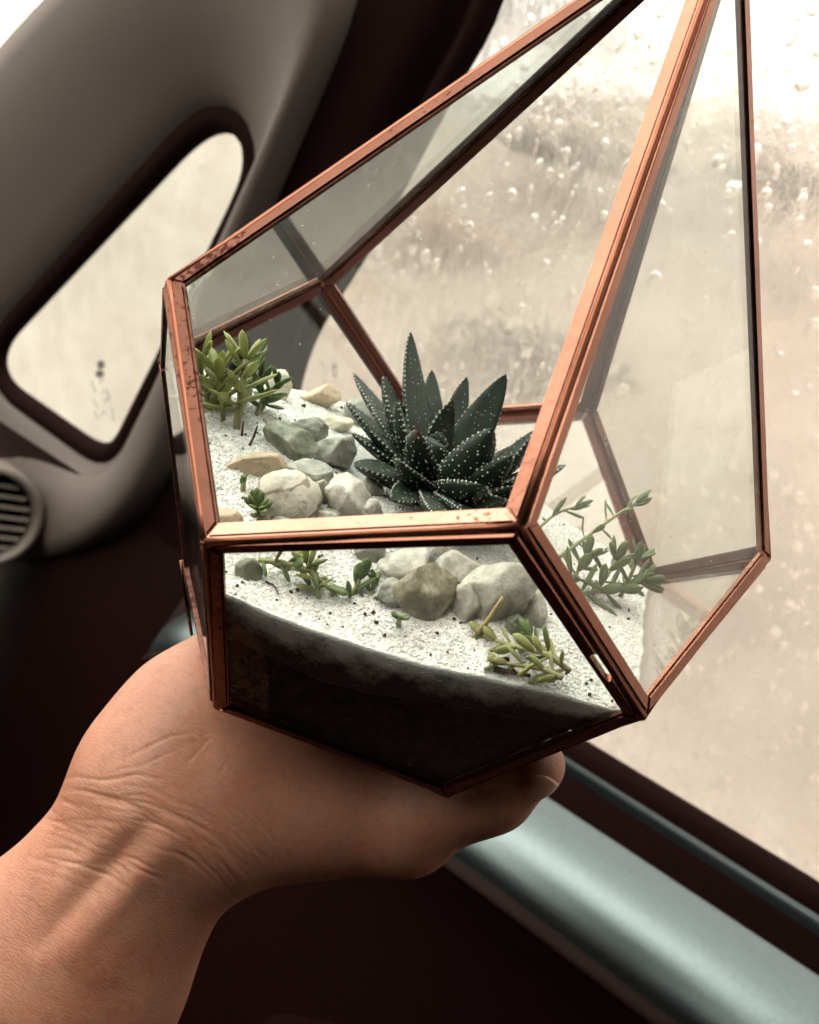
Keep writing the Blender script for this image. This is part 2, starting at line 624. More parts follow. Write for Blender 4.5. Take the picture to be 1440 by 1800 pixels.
M = {}
M['copper'] = copper_mat('copper')
M['copper_lit_worn'] = copper_mat('copper_lit_worn', base=(0.50, 0.27, 0.20), spots=0.675, rough=0.3)  # highlight put into the colour of the front bar; the specks are wear
M['shaded_tarnish'] = copper_mat('shaded_tarnished_copper', base=(0.105, 0.046, 0.032), dark=(0.07, 0.025, 0.018), spots=0.64, rough=0.34)  # dark reflection put into the left bars' colour, plus specks of tarnish
M['inner_dark'] = copper_mat('dark_inner_copper', base=(0.085, 0.034, 0.027), spots=0.8, rough=0.4)  # darker copper for the inward faces of the bars
M['solder'] = copper_mat('dark_solder', base=(0.26, 0.10, 0.06), spots=0.75, rough=0.45)
M['pane'] = pane_mat('terrarium_glass', haze=0.005)
M['pane_dusty'] = pane_mat('dusty_terrarium_glass', haze=0.008, tint=(0.97, 0.98, 0.97))
M['pane_green'] = pane_mat('greenish_terrarium_glass', haze=0.018, tint=(0.89, 0.945, 0.935), haze_col=(0.62, 0.72, 0.70))
M['sand'] = sand_mat()
M['grain'] = rough_mat('sand_grain', (0.72, 0.71, 0.68), (0.86, 0.85, 0.82), 300, rough=0.25, bump=0, spec=0.6)
M['soil'] = rough_mat('dark_soil', (0.005, 0.0011, 0.0006), (0.030, 0.0075, 0.004), 330, rough=0.95, bump=0.9, bscale=700, dist=0.002, spec=0.05)
M['crumb'] = rough_mat('soil_crumb', (0.012, 0.007, 0.005), (0.05, 0.025, 0.015), 400, rough=0.9, bump=0.3)
M['haworthia_plain'] = leaf_mat('dark_leaf_plain', (0.005, 0.012, 0.007), (0.014, 0.029, 0.016), rough=0.55, transl=0.06)
M['haworthia'] = leaf_mat('dark_leaf', (0.005, 0.012, 0.007), (0.014, 0.029, 0.016), tip=(0.09, 0.03, 0.015), rough=0.55, transl=0.06)
M['tubercle'] = rough_mat('white_tubercle', (0.30, 0.32, 0.27), (0.58, 0.58, 0.51), 500, rough=0.5, bump=0)
M['leaf'] = leaf_mat('olive_leaf', (0.34, 0.36, 0.14), (0.52, 0.53, 0.24), transl=0.45)
M['leaf_dark'] = leaf_mat('deep_green_leaf', (0.10, 0.16, 0.055), (0.20, 0.265, 0.10), transl=0.3)
M['leaf_pale'] = leaf_mat('pale_green_leaf', (0.12, 0.19, 0.085), (0.22, 0.29, 0.13), transl=0.3)
M['stem'] = leaf_mat('pale_stem', (0.26, 0.27, 0.12), (0.40, 0.38, 0.19), transl=0.15)
M['twig'] = rough_mat('dry_twig', (0.035, 0.016, 0.009), (0.11, 0.05, 0.025), 300, rough=0.85, bump=0.5)
M['straw'] = rough_mat('straw', (0.30, 0.22, 0.10), (0.48, 0.38, 0.18), 250, rough=0.7, bump=0.2)
M['quartz'] = stone_mat('white_quartz', (0.24, 0.225, 0.185), (0.44, 0.42, 0.365), (0.66, 0.64, 0.58), sss=0.0025, scale=210)
M['quartz_grey'] = stone_mat('grey_quartz', (0.13, 0.13, 0.105), (0.27, 0.27, 0.225), (0.47, 0.46, 0.40), sss=0.002, scale=210)
M['mossy'] = stone_mat('mossy_stone', (0.045, 0.055, 0.03), (0.17, 0.18, 0.12), (0.36, 0.36, 0.28), scale=150)
M['brown_stone'] = stone_mat('brown_green_stone', (0.07, 0.062, 0.035), (0.22, 0.195, 0.125), (0.48, 0.45, 0.36), scale=210)
M['tan'] = stone_mat('tan_stone', (0.40, 0.30, 0.20), (0.55, 0.45, 0.33), sss=0.002, scale=60)
M['cream'] = stone_mat('cream_stone', (0.48, 0.42, 0.32), (0.62, 0.57, 0.47), sss=0.002, scale=60)
M['striped'] = stone_mat('veined_pebble', (0.40, 0.37, 0.30), (0.60, 0.57, 0.49), sss=0.002, vein=(0.10, 0.055, 0.03))
M['skin'] = skin_mat()
M['nail'] = rough_mat('fingernail', (0.50, 0.27, 0.20), (0.58, 0.34, 0.26), 60, rough=0.28, bump=0, spec=0.5, sss=0.001)
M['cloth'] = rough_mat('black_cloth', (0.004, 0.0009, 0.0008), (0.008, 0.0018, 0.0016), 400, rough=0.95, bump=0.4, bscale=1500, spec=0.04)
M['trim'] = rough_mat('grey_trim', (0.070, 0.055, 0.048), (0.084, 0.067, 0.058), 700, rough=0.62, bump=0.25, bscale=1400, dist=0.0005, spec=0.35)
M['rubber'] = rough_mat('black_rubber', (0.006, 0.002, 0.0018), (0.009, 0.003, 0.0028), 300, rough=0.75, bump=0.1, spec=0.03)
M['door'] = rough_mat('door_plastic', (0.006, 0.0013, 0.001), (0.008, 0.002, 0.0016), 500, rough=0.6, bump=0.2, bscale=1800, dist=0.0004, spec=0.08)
M['cap'] = rough_mat('satin_door_trim', (0.105, 0.135, 0.141), (0.122, 0.152, 0.158), 500, rough=0.35, bump=0.25, bscale=1800, dist=0.0003, spec=0.5, metallic=1.0)
M['lip'] = rough_mat('sill_lip_plastic', (0.05, 0.062, 0.066), (0.06, 0.073, 0.077), 500, rough=0.35, bump=0.1, bscale=1800, dist=0.0003, metallic=1.0)
M['dash'] = rough_mat('dash_plastic', (0.014, 0.010, 0.009), (0.019, 0.014, 0.012), 500, rough=0.65, bump=0.3, bscale=1500, dist=0.0006, spec=0.12)
M['vent'] = rough_mat('vent_plastic', (0.10, 0.085, 0.072), (0.12, 0.10, 0.086), 300, rough=0.5, bump=0, spec=0.4)
M['lining'] = rough_mat('headliner', (0.045, 0.03, 0.026), (0.055, 0.038, 0.032), 600, rough=0.95, bump=0.2, spec=0.1)
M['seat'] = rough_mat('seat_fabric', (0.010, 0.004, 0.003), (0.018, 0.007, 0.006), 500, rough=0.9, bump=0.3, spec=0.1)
M['fog'] = fog_glass('misted_window')
M['fog_q'] = fog_glass('misted_quarter_window', milk=0.2, clear=0.1, rough=0.55, tint=(0.33, 0.352, 0.338), film=0.2)
M['windscreen'] = pane_mat('windscreen_glass', tint=(0.95, 0.97, 0.96), haze=0.02, specks=False)
M['water'] = water_mat('rain_water')
M['mark'] = rough_mat('etched_mark', (0.10, 0.10, 0.10), (0.16, 0.16, 0.15), 200, rough=0.8, bump=0)
M['mark_pale'] = rough_mat('etched_mark_pale', (0.40, 0.41, 0.38), (0.46, 0.47, 0.43), 200, rough=0.8, bump=0)
M['road'] = rough_mat('wet_road', (0.30, 0.25, 0.21), (0.42, 0.35, 0.295), 1.2, rough=0.45, bump=0.1, bscale=6, dist=0.02, coords='Object')
M['bank'] = rough_mat('wet_earth', (0.27, 0.235, 0.205), (0.50, 0.42, 0.365), 1.3, rough=0.85, bump=0.2, bscale=3, dist=0.1, coords='Object')
M['bush'] = leaf_mat('bush_leaf', (0.09, 0.095, 0.08), (0.15, 0.15, 0.125), transl=0.2)
M['bush_red'] = leaf_mat('red_bush_leaf', (0.42, 0.25, 0.19), (0.50, 0.32, 0.25), transl=0.2)


# ================================================================== outside: ground, earth bank, bushes
def build_outside():
    g = mesh_obj('ground', [(-300, -300, 0), (300, -300, 0), (300, 300, 0), (-300, 300, 0)], [(0, 1, 2, 3)], M['road'])
    tag(g, 'wet tan road surface beyond the car window', kind='structure')
    # bank rising beside the road
    V, F = [], []
    ny, nx = 90, 26
    for j in range(ny + 1):
        y = -22 + 60 * j / ny
        for i in range(nx + 1):
            t = i / nx
            x = 2.6 + 9.0 * t
            h = 3.75 * (1 - math.exp(-3.2 * max(t - 0.02, 0))) * (1 + 0.16 * noise.noise((x * 0.3, y * 0.25, 0)))
            h += 0.10 * noise.noise((x * 1.3, y * 1.3, 3)) * min(t * 8, 1) + 0.05 * noise.noise((x * 4, y * 4, 5)) * min(t * 8, 1)
            V.append((x, y, h - 0.02))
    for j in range(ny):
        for i in range(nx):
            a = j * (nx + 1) + i
            F.append((a, a + 1, a + nx + 2, a + nx + 1))
    b = mesh_obj('earth_bank', V, F, M['bank'])
    tag(b, 'wet bare earth bank rising beside the road', kind='structure')

    def bush(px, py, dist, rad, mat, label, n=900):
        c = CAM + ray(px, py).normalized() * dist
        o = empty('bush', Matrix.Translation(c), label, 'bush', 'bushes on the earth bank')
        V, F = [], []
        r = random.Random(int(px * 7 + py))
        for _ in range(n):
            d = Vector((r.gauss(0, 1), r.gauss(0, 1), r.gauss(0, 0.75)))
            p = d.normalized() * (rad * r.random() ** 0.5 * (0.7 + 0.5 * r.random()))
            p = Vector((p.x, p.y * 1.9, abs(p.z) * 0.45))
            u = Vector((r.gauss(0, 1), r.gauss(0, 1), r.gauss(0, 1))).normalized() * rad * 0.16
            v = u.orthogonal().normalized() * rad * 0.08
            k = len(V)
            V += [p - u, p + v, p + u, p - v]
            F.append((k, k + 1, k + 2, k + 3))
        mesh_obj('foliage', V, F, mat, o, smooth=False)
        V, F = [], []
        for q in range(5):
            e = Vector((r.uniform(-.5, .5), r.uniform(-.5, .5), 0.9)) * rad * 0.8
            v2, f2 = tube([Vector((0, 0, -rad * 0.6)), e * 0.5, e], [rad * 0.05, rad * 0.03, rad * 0.01], 5)
            k = len(V)
            V += v2
            F += [tuple(i + k for i in f) for f in f2]
        mesh_obj('branch', V, F, M['twig'], o)
    bush(960, 625, 4.4, 0.24, M['bush'], 'dark low bush on the earth bank, behind the succulent')
    bush(1025, 285, 5.8, 0.30, M['bush'], 'dark bush high on the bank, left of the middle copper bar')
    bush(775, 410, 5.2, 0.24, M['bush_red'], 'reddish bush on the bank, left of the dark bushes')
    bush(875, 40, 8.5, 0.6, M['bush'], 'green bush on top of the bank by the window frame', 700)
    bush(1390, 335, 5.0, 0.20, M['bush'], 'small dark bush on the bank near the right edge')


build_outside()


# ================================================================== the car
def ext_y(profile, y0, y1, name, mat, parent, n=2, closed=False, smooth=True, bend=0.0, roll=False):
    """sweep an (x, z) profile (relative to the camera) along the car's length"""
    V, F = [], []
    m = len(profile)
    for j in range(n):
        y = y0 + (y1 - y0) * j / (n - 1)
        for (x, z) in profile:
            V.append(CAM + Vector((x - bend * max(y, 0) ** 2 + (0.022 if roll else 0) * (max(y - 0.32, 0) / 0.065) ** 2, y,
                                   z - (0.025 if roll else 0) * (max(y - 0.32, 0) / 0.065) ** 2)))
    for j in range(n - 1):
        for i in range(m if closed else m - 1):
            i2 = (i + 1) % m
            F.append((j * m + i, j * m + i2, (j + 1) * m + i2, (j + 1) * m + i))
    if closed:
        F.append(tuple(range(m - 1, -1, -1)))
        F.append(tuple((n - 1) * m + i for i in range(m)))
    return mesh_obj(name, V, F, mat, parent, smooth=smooth)


def spl(pts, n):
    return [(v.x, v.y) for v in catmull([Vector((a, b, 0)) for a, b in pts], n)]


IDM = Matrix.Identity(4)


def prof_pt(py, X, px=1300):
    """x,z of a point of the door profile seen at column px, row py, when it lies at lateral distance X"""
    r = ray(px, py)
    return (X, r.z * X / r.x)


def solid_sheet(loopV, thick, name, mat, parent, inward):
    pass


door = empty('car', Matrix.Translation(CAM + Vector((0, 0.3, -0.8))),
             'car cabin with rain-covered side window, grey pillar trim, small quarter window and dark door', 'car')
DI = door.matrix_world.inverted()


def own(o, root_inv):
    """mesh built in world coordinates -> local to its thing"""
    o.data.transform(root_inv)
    return o


# --- door glass: front edge follows the window frame
front_edge = [side_pt(*q) for q in [(930, -260), (885, 0), (790, 185), (660, 425), (560, 590), (522, 720), (500, 900), (490, 1000)]]
gl_poly = [Vector((side_x(SILL_Z - 0.03), -0.75, SILL_Z - 0.03)), Vector((side_x(0.42), -0.75, 0.42)),
           Vector((side_x(0.42), front_edge[0].y + 0.03, 0.42))]
gl_poly += [Vector((p.x, p.y + 0.03, p.z)) for p in front_edge]
gl_poly = [p for p in gl_poly if p.z > SILL_Z - 0.031]
gl_poly.append(Vector((side_x(SILL_Z - 0.03), front_edge[-1].y + 0.035, SILL_Z - 0.03)))
OUT = Vector((1, 0, LEAN)).normalized()
glass = mesh_obj('window_glass', [CAM + p for p in gl_poly], [tuple(range(len(gl_poly)))], M['fog'], door, smooth=False)
own(glass, DI)
# the misted face looks into the car
if glass.data.polygons[0].normal.x > 0:
    glass.data.flip_normals()

# --- raindrops on the outer face
DOWN = Vector((LEAN, 0, -1)).normalized()
FWD = Vector((0, 1, 0))


def drop_mesh(r, c, a, b, h, tilt, V, F):
    segs, rings = 9, 4
    k = len(V)
    d1 = (DOWN * math.cos(tilt) + FWD * math.sin(tilt))
    d2 = (FWD * math.cos(tilt) - DOWN * math.sin(tilt))
    wob = [1 + r.uniform(-0.13, 0.13) for _ in range(segs)]
    for q in range(rings):
        t = q / rings
        rr = math.cos(t * math.pi / 2) ** 0.8
        hh = math.sin(t * math.pi / 2)
        for s in range(segs):
            an = 2 * math.pi * s / segs
            u, w = math.cos(an) * a * rr * wob[s], math.sin(an) * b * rr * wob[s]
            u += a * 0.18 * hh
            V.append(c + d1 * u + d2 * w + OUT * (h * hh + 0.00015))
    V.append(c + OUT * h + d1 * a * 0.18)
    for q in range(rings - 1):
        for s in range(segs):
            s2 = (s + 1) % segs
            F.append((k + q * segs + s, k + (q + 1) * segs + s, k + (q + 1) * segs + s2, k + q * segs + s2))
    top = k + rings * segs
    for s in range(segs):
        s2 = (s + 1) % segs
        F.append((k + (rings - 1) * segs + s, top, k + (rings - 1) * segs + s2))


def drops():
    r = random.Random(11)
    V, F = [], []
    big = 0

    def at(y, z):
        return CAM + Vector((side_x(z), y, z)) + OUT * 0.0004

    def inside(y, z):
        # behind the front frame line?
        for a, b in zip(front_edge, front_edge[1:]):
            if b.z <= z <= a.z:
                t = (z - b.z) / (a.z - b.z)
                return y < b.y + (a.y - b.y) * t - 0.002
        return y < front_edge[-1].y
    n = 0
    while n < 5600:
        y, z = r.uniform(-0.30, 0.42), r.uniform(SILL_Z, 0.30)
        if not inside(y, z):
            continue
        dens = 0.72 + 0.7 * noise.noise((y * 9, z * 9, 1.0)) + (0.2 if y < 0.12 else 0)
        if r.random() > dens:
            continue
        s = math.exp(r.gauss(math.log(0.0012), 0.52))
        s = min(s, 0.0030)
        el = r.choice([1.0, 1.1, 1.2, 1.5, 2.0]) if s > 0.0006 else 1.0
        args = (at(y, z), s * el, s, s * r.choice([0.2, 0.3, 0.38, 0.48, 0.65]), r.gauss(0.25, 0.25))
        if s > 0.0019 and big < 90:
            big += 1
            v2, f2 = [], []
            drop_mesh(r, *args, v2, f2)
            own(mesh_obj('raindrop', v2, f2, M['water'], glass), DI)
        else:
            drop_mesh(r, *args, V, F)
        n += 1
    # runs of water sliding down the pane
    for _ in range(90):
        y, z = r.uniform(-0.28, 0.40), r.uniform(SILL_Z + 0.01, 0.28)
        if not inside(y, z):
            continue
        w = r.uniform(0.0006, 0.0013)
        for q in range(r.randint(2, 6)):
            drop_mesh(r, at(y + r.uniform(-.0012, .0012) + q * 0.0012, z - q * r.uniform(0.004, 0.008)), w * r.uniform(1.5, 4.5), w, w * 0.4, r.gauss(0.2, 0.15), V, F)
    # water gathered along the foot of the pane
    for _ in range(700):
        y = r.uniform(-0.3, 0.36)
        z = SILL_Z + abs(r.gauss(0, 0.0045)) + 0.002 * noise.noise((y * 60, 0, 0))
        s = r.uniform(0.0006, 0.0022)
        drop_mesh(r, at(y, z), s, s * r.uniform(1, 1.8), s * 0.7, 0, V, F)
    o = mesh_obj('raindrops', V, F, M['water'], glass)
    own(o, DI)
    o['kind'] = 'stuff'


drops()

# --- sill seals and the rounded ledge: profile from the glass inboard and down
SX = side_x(SILL_Z)
gz = SILL_Z
seal_prof = [(SX - 0.001, gz - 0.03), (SX - 0.0005, gz - 0.001), (SX - 0.003, gz + 0.0025), (SX - 0.007, gz + 0.002),
             (SX - 0.010, gz - 0.004), (SX - 0.0105, gz - 0.03)]
own(ext_y(spl(seal_prof, 22), -0.8, 0.385, 'window_seal', M['rubber'], door, 2, True), DI)
p_strip = prof_pt(1523, SX - 0.022)
lip = [(p_strip[0] + 0.0026, p_strip[1] - 0.03), (p_strip[0] + 0.0024, p_strip[1] - 0.004), (p_strip[0] + 0.0012, p_strip[1] - 0.0004),
       (p_strip[0] - 0.0008, p_strip[1] - 0.0008), (p_strip[0] - 0.0018, p_strip[1] - 0.004), (p_strip[0] - 0.002, p_strip[1] - 0.03)]
base_ch = [(SX - 0.009, gz - 0.012), (p_strip[0] + 0.006, p_strip[1] - 0.010), (p_strip[0] + 0.0022, p_strip[1] - 0.010)]
own(ext_y(spl(base_ch, 8), -0.8, 0.385, 'sill_gutter', M['rubber'], door, 2), DI)
own(ext_y(spl(lip, 24), -0.8, 0.385, 'sill_lip', M['lip'], door, 2, True), DI)
c0 = prof_pt(1622, SX - 0.050)
c1 = prof_pt(1672, SX - 0.082)
c2 = prof_pt(1745, SX - 0.101)
c3 = prof_pt(1810, SX - 0.107)
c4 = prof_pt(1880, SX - 0.088)
chan = [(p_strip[0] - 0.0016, p_strip[1] - 0.006), (c0[0] + 0.016, c0[1] - 0.018), (c0[0] + 0.008, c0[1] - 0.010), (c0[0] + 0.001, c0[1] - 0.002)]
own(ext_y(spl(chan, 20), -0.8, 0.385, 'sill_channel', M['rubber'], door, 60, bend=0.05, roll=True), DI)
cap = [(c0[0] + 0.004, c0[1] - 0.006)] + [(c0[0] - (c0[0] - c4[0]) * math.sin(q), c4[1] + (c0[1] - c4[1]) * math.cos(q)) for q in [math.pi / 2 * i / 8 for i in range(9)]]
own(ext_y(spl(cap, 44), -0.8, 0.385, 'door_ledge', M['cap'], door, 60, bend=0.05, roll=True), DI)
pan = [(c4[0] + 0.0005, c4[1] + 0.0005), (c4[0] - 0.004, c4[1] - 0.004), (c4[0] - 0.002, c4[1] - 0.010), (c4[0] + 0.004, c4[1] - 0.05),
       (c4[0] + 0.004, c4[1] - 0.2), (c4[0] + 0.01, c4[1] - 0.45)]
own(ext_y(spl(pan, 36), -0.8, 0.385, 'door_panel', M['door'], door, 60, bend=0.05, roll=True), DI)
# rounded front end of the door and the kick panel beyond it
kick = [(SX + 0.01, 0.38), (SX - 0.006, 0.405), (SX - 0.012, 0.45), (SX - 0.012, 0.60), (SX - 0.01, 1.2)]
V, F = [], []
kk_ = spl(kick, 24)
for z in (SILL_Z - 0.02, SILL_Z - 0.05, -0.4, -0.85):
    for (x, y) in kk_:
        V.append(CAM + Vector((x, y, z)))
for j in range(3):
    for i in range(23):
        F.append((j * 24 + i, j * 24 + i + 1, (j + 1) * 24 + i + 1, (j + 1) * 24 + i))
own(mesh_obj('kick_panel', V, F, M['door'], door), DI)
V = []
for (x, z) in spl(chan, 12) + spl(cap, 24) + spl(pan, 24):
    V.append(CAM + Vector((x - 0.05 * 0.385 ** 2 + 0.022, 0.385, z - 0.025)))
n_ = len(V)
for (x, z) in spl(chan, 12) + spl(cap, 24) + spl(pan, 24):
    V.append(CAM + Vector((SX - 0.003, 0.43, min(z, SILL_Z - 0.02))))
own(mesh_obj('door_end', V, [(i, i + 1, n_ + i + 1, n_ + i) for i in range(n_ - 1)], M['door'], door), DI)


# --- window frame bar in front of the glass (black rubber channel)
def loft(loops, name, mat, parent, inv, closed=True, smooth=True):
    V, F = [], []
    m = len(loops[0])
    for lp in loops:
        V += [CAM + p for p in lp]
    for j in range(len(loops) - 1):
        for i in range(m if closed else m - 1):
            i2 = (i + 1) % m
            F.append((j * m + i, j * m + i2, (j + 1) * m + i2, (j + 1) * m + i))
    o = mesh_obj(name, V, F, mat, parent, smooth=smooth)
    own(o, inv)
    return o


def inb(p, d):
    return p - OUT * d


fe = catmull(front_edge, 30)
trim_edge_px = [(750, -260), (640, 0), (570, 150), (495, 320), (425, 490), (360, 650), (325, 770), (285, 880), (250, 980)]
te = catmull([side_pt(*q) for q in trim_edge_px], 30)
fr_loops = []
for t, d in [(-0.01, 0.0005), (0.0, 0.006), (0.04, 0.0085), (0.11, 0.009), (0.15, 0.004), (0.20, 0.004), (0.24, 0.012), (0.4, 0.016), (0.7, 0.018), (1.0, 0.016), (1.06, 0.004)]:
    fr_loops.append([inb(a.lerp(b, t), d) for a, b in zip(fe, te)])
loft(fr_loops, 'window_frame', M['rubber'], door, DI, closed=False)

# ------------------------------------------------------------------ cabin: pillar trim, quarter window, dash, roof
cabin = door
CI = cabin.matrix_world.inverted()

q_px = [(14, 655), (8, 632), (22, 598), (70, 547), (160, 452), (250, 357), (330, 272), (368, 241), (400, 230), (424, 240), (437, 268),
        (434, 306), (412, 356), (352, 480), (290, 606), (232, 722), (208, 772), (192, 784), (170, 776), (110, 734), (50, 692), (24, 674)]


def resample(pts, n):
    P = [Vector(p) for p in pts]
    seg = [(P[(i + 1) % len(P)] - P[i]).length for i in range(len(P))]
    tot = sum(seg)
    out = []
    for k in range(n):
        s = tot * k / n
        i = 0
        while s > seg[i]:
            s -= seg[i]
            i += 1
        out.append(P[i].lerp(P[(i + 1) % len(P)], s / seg[i]))
    return out


NQ = 96
q2 = resample(q_px, NQ)
for _ in range(2):
    q2 = [(q2[i - 1] + q2[i] * 2 + q2[(i + 1) % NQ]) / 4 for i in range(NQ)]
qin = [side_pt(p.x, p.y) for p in q2]
cen = sum(qin, Vector()) / NQ


def offs(loop, d):
    """grow a loop outwards within the side plane"""
    out = []
    n = len(loop)
    for i in range(n):
        t = (loop[(i + 2) % n] - loop[i - 2]).normalized()
        nrm = t.cross(OUT).normalized()
        if nrm.dot(loop[i] - cen) < 0:
            nrm = -nrm
        out.append(loop[i] + nrm * d)
    return out


qg = mesh_obj('quarter_glass', [CAM + p + OUT * 0.001 for p in offs(qin, 0.006)], [tuple(range(NQ))], M['fog_q'], cabin, smooth=False)
own(qg, CI)
if qg.data.polygons[0].normal.x > 0:
    qg.data.flip_normals()
s1, s2, s3 = offs(qin, 0.004), offs(qin, 0.010), offs(qin, 0.016)
loft([[inb(p, -0.0005) for p in qin], [inb(p, 0.004) for p in offs(qin, 0.001)], [inb(p, 0.007) for p in s1], [inb(p, 0.008) for p in s2], [inb(p, 0.006) for p in s3]],
     'quarter_window_seal', M['rubber'], cabin, CI)
# outer border of the trim, listed at matching places round the window
o_px = [(-330, 990), (-420, 800), (-380, 560), (-230, 380), (-90, 200), (20, 75), (110, -20), (220, -130), (330, -230), (480, -300), (700, -260), (640, 0),
        (570, 160), (495, 335), (425, 495), (365, 650), (335, 760), (310, 870), (230, 950), (80, 1000), (-80, 1010), (-200, 1000)]
def pick_outer():
    # parameter of each q_px vertex along q loop -> matching point of o_px
    P = [Vector(p) for p in q_px]
    seg = [(P[(i + 1) % len(P)] - P[i]).length for i in range(len(P))]
    tot = sum(seg)
    O = [Vector(p) for p in o_px]
    out = []
    for k in range(NQ):
        s = tot * k / NQ
        i = 0
        while s > seg[i]:
            s -= seg[i]
            i += 1
        out.append(O[i].lerp(O[(i + 1) % len(O)], s / seg[i]))
    for _ in range(6):
        out = [(out[i - 1] + out[i] * 2 + out[(i + 1) % NQ]) / 4 for i in range(NQ)]
    return out


o2 = pick_outer()
oloop = [side_pt(p.x, p.y, 0.02) for p in o2]
tl = [[inb(p, 0.003) for p in s2], [inb(p, 0.008) for p in s3]]
s4 = offs(qin, 0.021)
tl.append([inb(p, 0.012) for p in s4])
for t, d in [(0.12, 0.015), (0.25, 0.018), (0.42, 0.021), (0.6, 0.022), (0.78, 0.021), (0.92, 0.016), (1.0, 0.0)]:
    tl.append([a.lerp(b, t) - OUT * d * (1.0 if t < 1 else 1.0) for a, b in zip(s4, oloop)])
loft(tl, 'pillar_trim', M['trim'], cabin, CI)


# marks etched on the quarter glass: a dark badge and rows of small strokes
def qmark(name, pts, mat):
    V = [CAM + side_pt(*p) - OUT * 0.0006 for p in pts]
    V += [v - OUT * 0.0003 for v in V]
    n = len(pts)
    F = [tuple(range(n - 1, -1, -1)), tuple(range(n, 2 * n))] + [(i, (i + 1) % n, n + (i + 1) % n, n + i) for i in range(n)]
    own(mesh_obj(name, V, F, mat, qg, smooth=False), CI)


def blob(cx, cy, rx, ry, n=12, rot=0.0):
    return [(cx + rx * math.cos(2 * math.pi * k / n) * math.cos(rot) - ry * math.sin(2 * math.pi * k / n) * math.sin(rot),
             cy + rx * math.cos(2 * math.pi * k / n) * math.sin(rot) + ry * math.sin(2 * math.pi * k / n) * math.cos(rot)) for k in range(n)]


qmark('etched_badge', blob(179, 641, 7, 8), M['mark'])
qmark('etched_badge', blob(177, 657, 8, 7), M['mark'])
for k, (x0, y0, x1, y1) in enumerate([(163, 670, 170, 690), (176, 672, 184, 664), (166, 700, 172, 716), (180, 690, 188, 684), (190, 684, 194, 704),
                                      (168, 722, 174, 736), (184, 706, 192, 700), (196, 716, 202, 740), (180, 728, 188, 722)]):
    dx, dy = (y1 - y0), -(x1 - x0)
    l = math.hypot(dx, dy)
    dx, dy = dx / l * 1.6, dy / l * 1.6
    qmark('etched_stroke', [(x0 - dx, y0 - dy), (x1 - dx, y1 - dy), (x1 + dx, y1 + dy), (x0 + dx, y0 + dy)], M['mark_pale'])
# rain on the quarter glass
V, F = [], []
rq = random.Random(5)
for (px, py, s) in [(352, 288, 9), (368, 335, 7), (305, 318, 8), (318, 365, 7), (296, 385, 6), (250, 392, 9), (245, 535, 6), (130, 535, 7), (205, 555, 6),
                    (395, 300, 6), (335, 440, 6), (280, 470, 5), (215, 620, 5), (90, 600, 6), (60, 640, 5), (380, 270, 6), (270, 560, 5)]:
    drop_mesh(rq, CAM + side_pt(px, py) + OUT * 0.0014, s * 0.00026, s * 0.0002, s * 0.00011, 0.3, V, F)
o = mesh_obj('raindrops', V, F, M['water'], qg)
own(o, CI)
o['kind'] = 'stuff'

# dashboard end with a round air vent
DY, DZ = 0.60, -0.262
dprof = []       # (y, z) outline of the dash swept across the car
dash_out = [(1.30, -0.20), (1.00, -0.20), (0.80, -0.197), (0.68, -0.203), (0.625, -0.225), (0.605, -0.27), (0.60, -0.33), (0.61, -0.45), (0.66, -0.60), (0.75, -0.75)]
dpts = spl(dash_out, 48)
V, F = [], []
xs = [-1.1, -0.6, -0.2, 0.1, 0.24, 0.30, 0.345, 0.375, 0.392, 0.40]
for x in xs:
    sh = max(0.0, (x - 0.30) / 0.10) ** 2 * 0.05
    for (y, z) in dpts:
        V.append(CAM + Vector((x, y + sh, z - sh * 0.3)))
m = len(dpts)
for j in range(len(xs) - 1):
    for i in range(m - 1):
        F.append((j * m + i, j * m + i + 1, (j + 1) * m + i + 1, (j + 1) * m + i))
own(mesh_obj('dashboard', V, F, M['dash'], cabin), CI)
# vent: lathe ring facing backwards
vc = Vector((0.362, 0.60, -0.245))
vn = Vector((-0.35, -0.92, 0.16)).normalized()
va = Vector((0, 0, 1)).cross(vn).normalized()
vb = vn.cross(va)


def lathe(prof, c, n, a, b, segs, name, mat, parent):
    V, F = [], []
    for (r, h) in prof:
        for k in range(segs):
            an = 2 * math.pi * k / segs
            V.append(CAM + c + a * (r * math.cos(an)) + b * (r * math.sin(an)) + n * h)
    for j in range(len(prof) - 1):
        for k in range(segs):
            k2 = (k + 1) % segs
            F.append((j * segs + k, j * segs + k2, (j + 1) * segs + k2, (j + 1) * segs + k))
    o = mesh_obj(name, V, F, mat, parent)
    own(o, CI)
    return o


ring = lathe([(0.038, -0.03), (0.038, 0.0), (0.036, 0.006), (0.033, 0.008), (0.0305, 0.005), (0.0295, -0.004), (0.029, -0.03)], vc, vn, va, vb, 48, 'air_vent', M['vent'], cabin)
lathe([(0.029, -0.028), (0.014, -0.028), (0.0005, -0.028)], vc, vn, va, vb, 32, 'vent_back', M['rubber'], ring)
for k in range(-3, 4):
    hgt = k * 0.0075
    wdt = math.sqrt(max(0.029 ** 2 - hgt ** 2, 0)) - 0.0008
    V = []
    for sx in (-1, 1):
        for dz, dn in ((0.0016, -0.001), (-0.0016, -0.0005), (-0.0045, -0.02), (-0.002, -0.02)):
            V.append(CAM + vc + va * (sx * wdt) + vb * (hgt + dz) + vn * dn)
    own(mesh_obj('vent_slat', V, [(0, 1, 5, 4), (1, 2, 6, 5), (2, 3, 7, 6), (3, 0, 4, 7), (3, 2, 1, 0), (4, 5, 6, 7)], M['vent'], ring, smooth=False), CI)

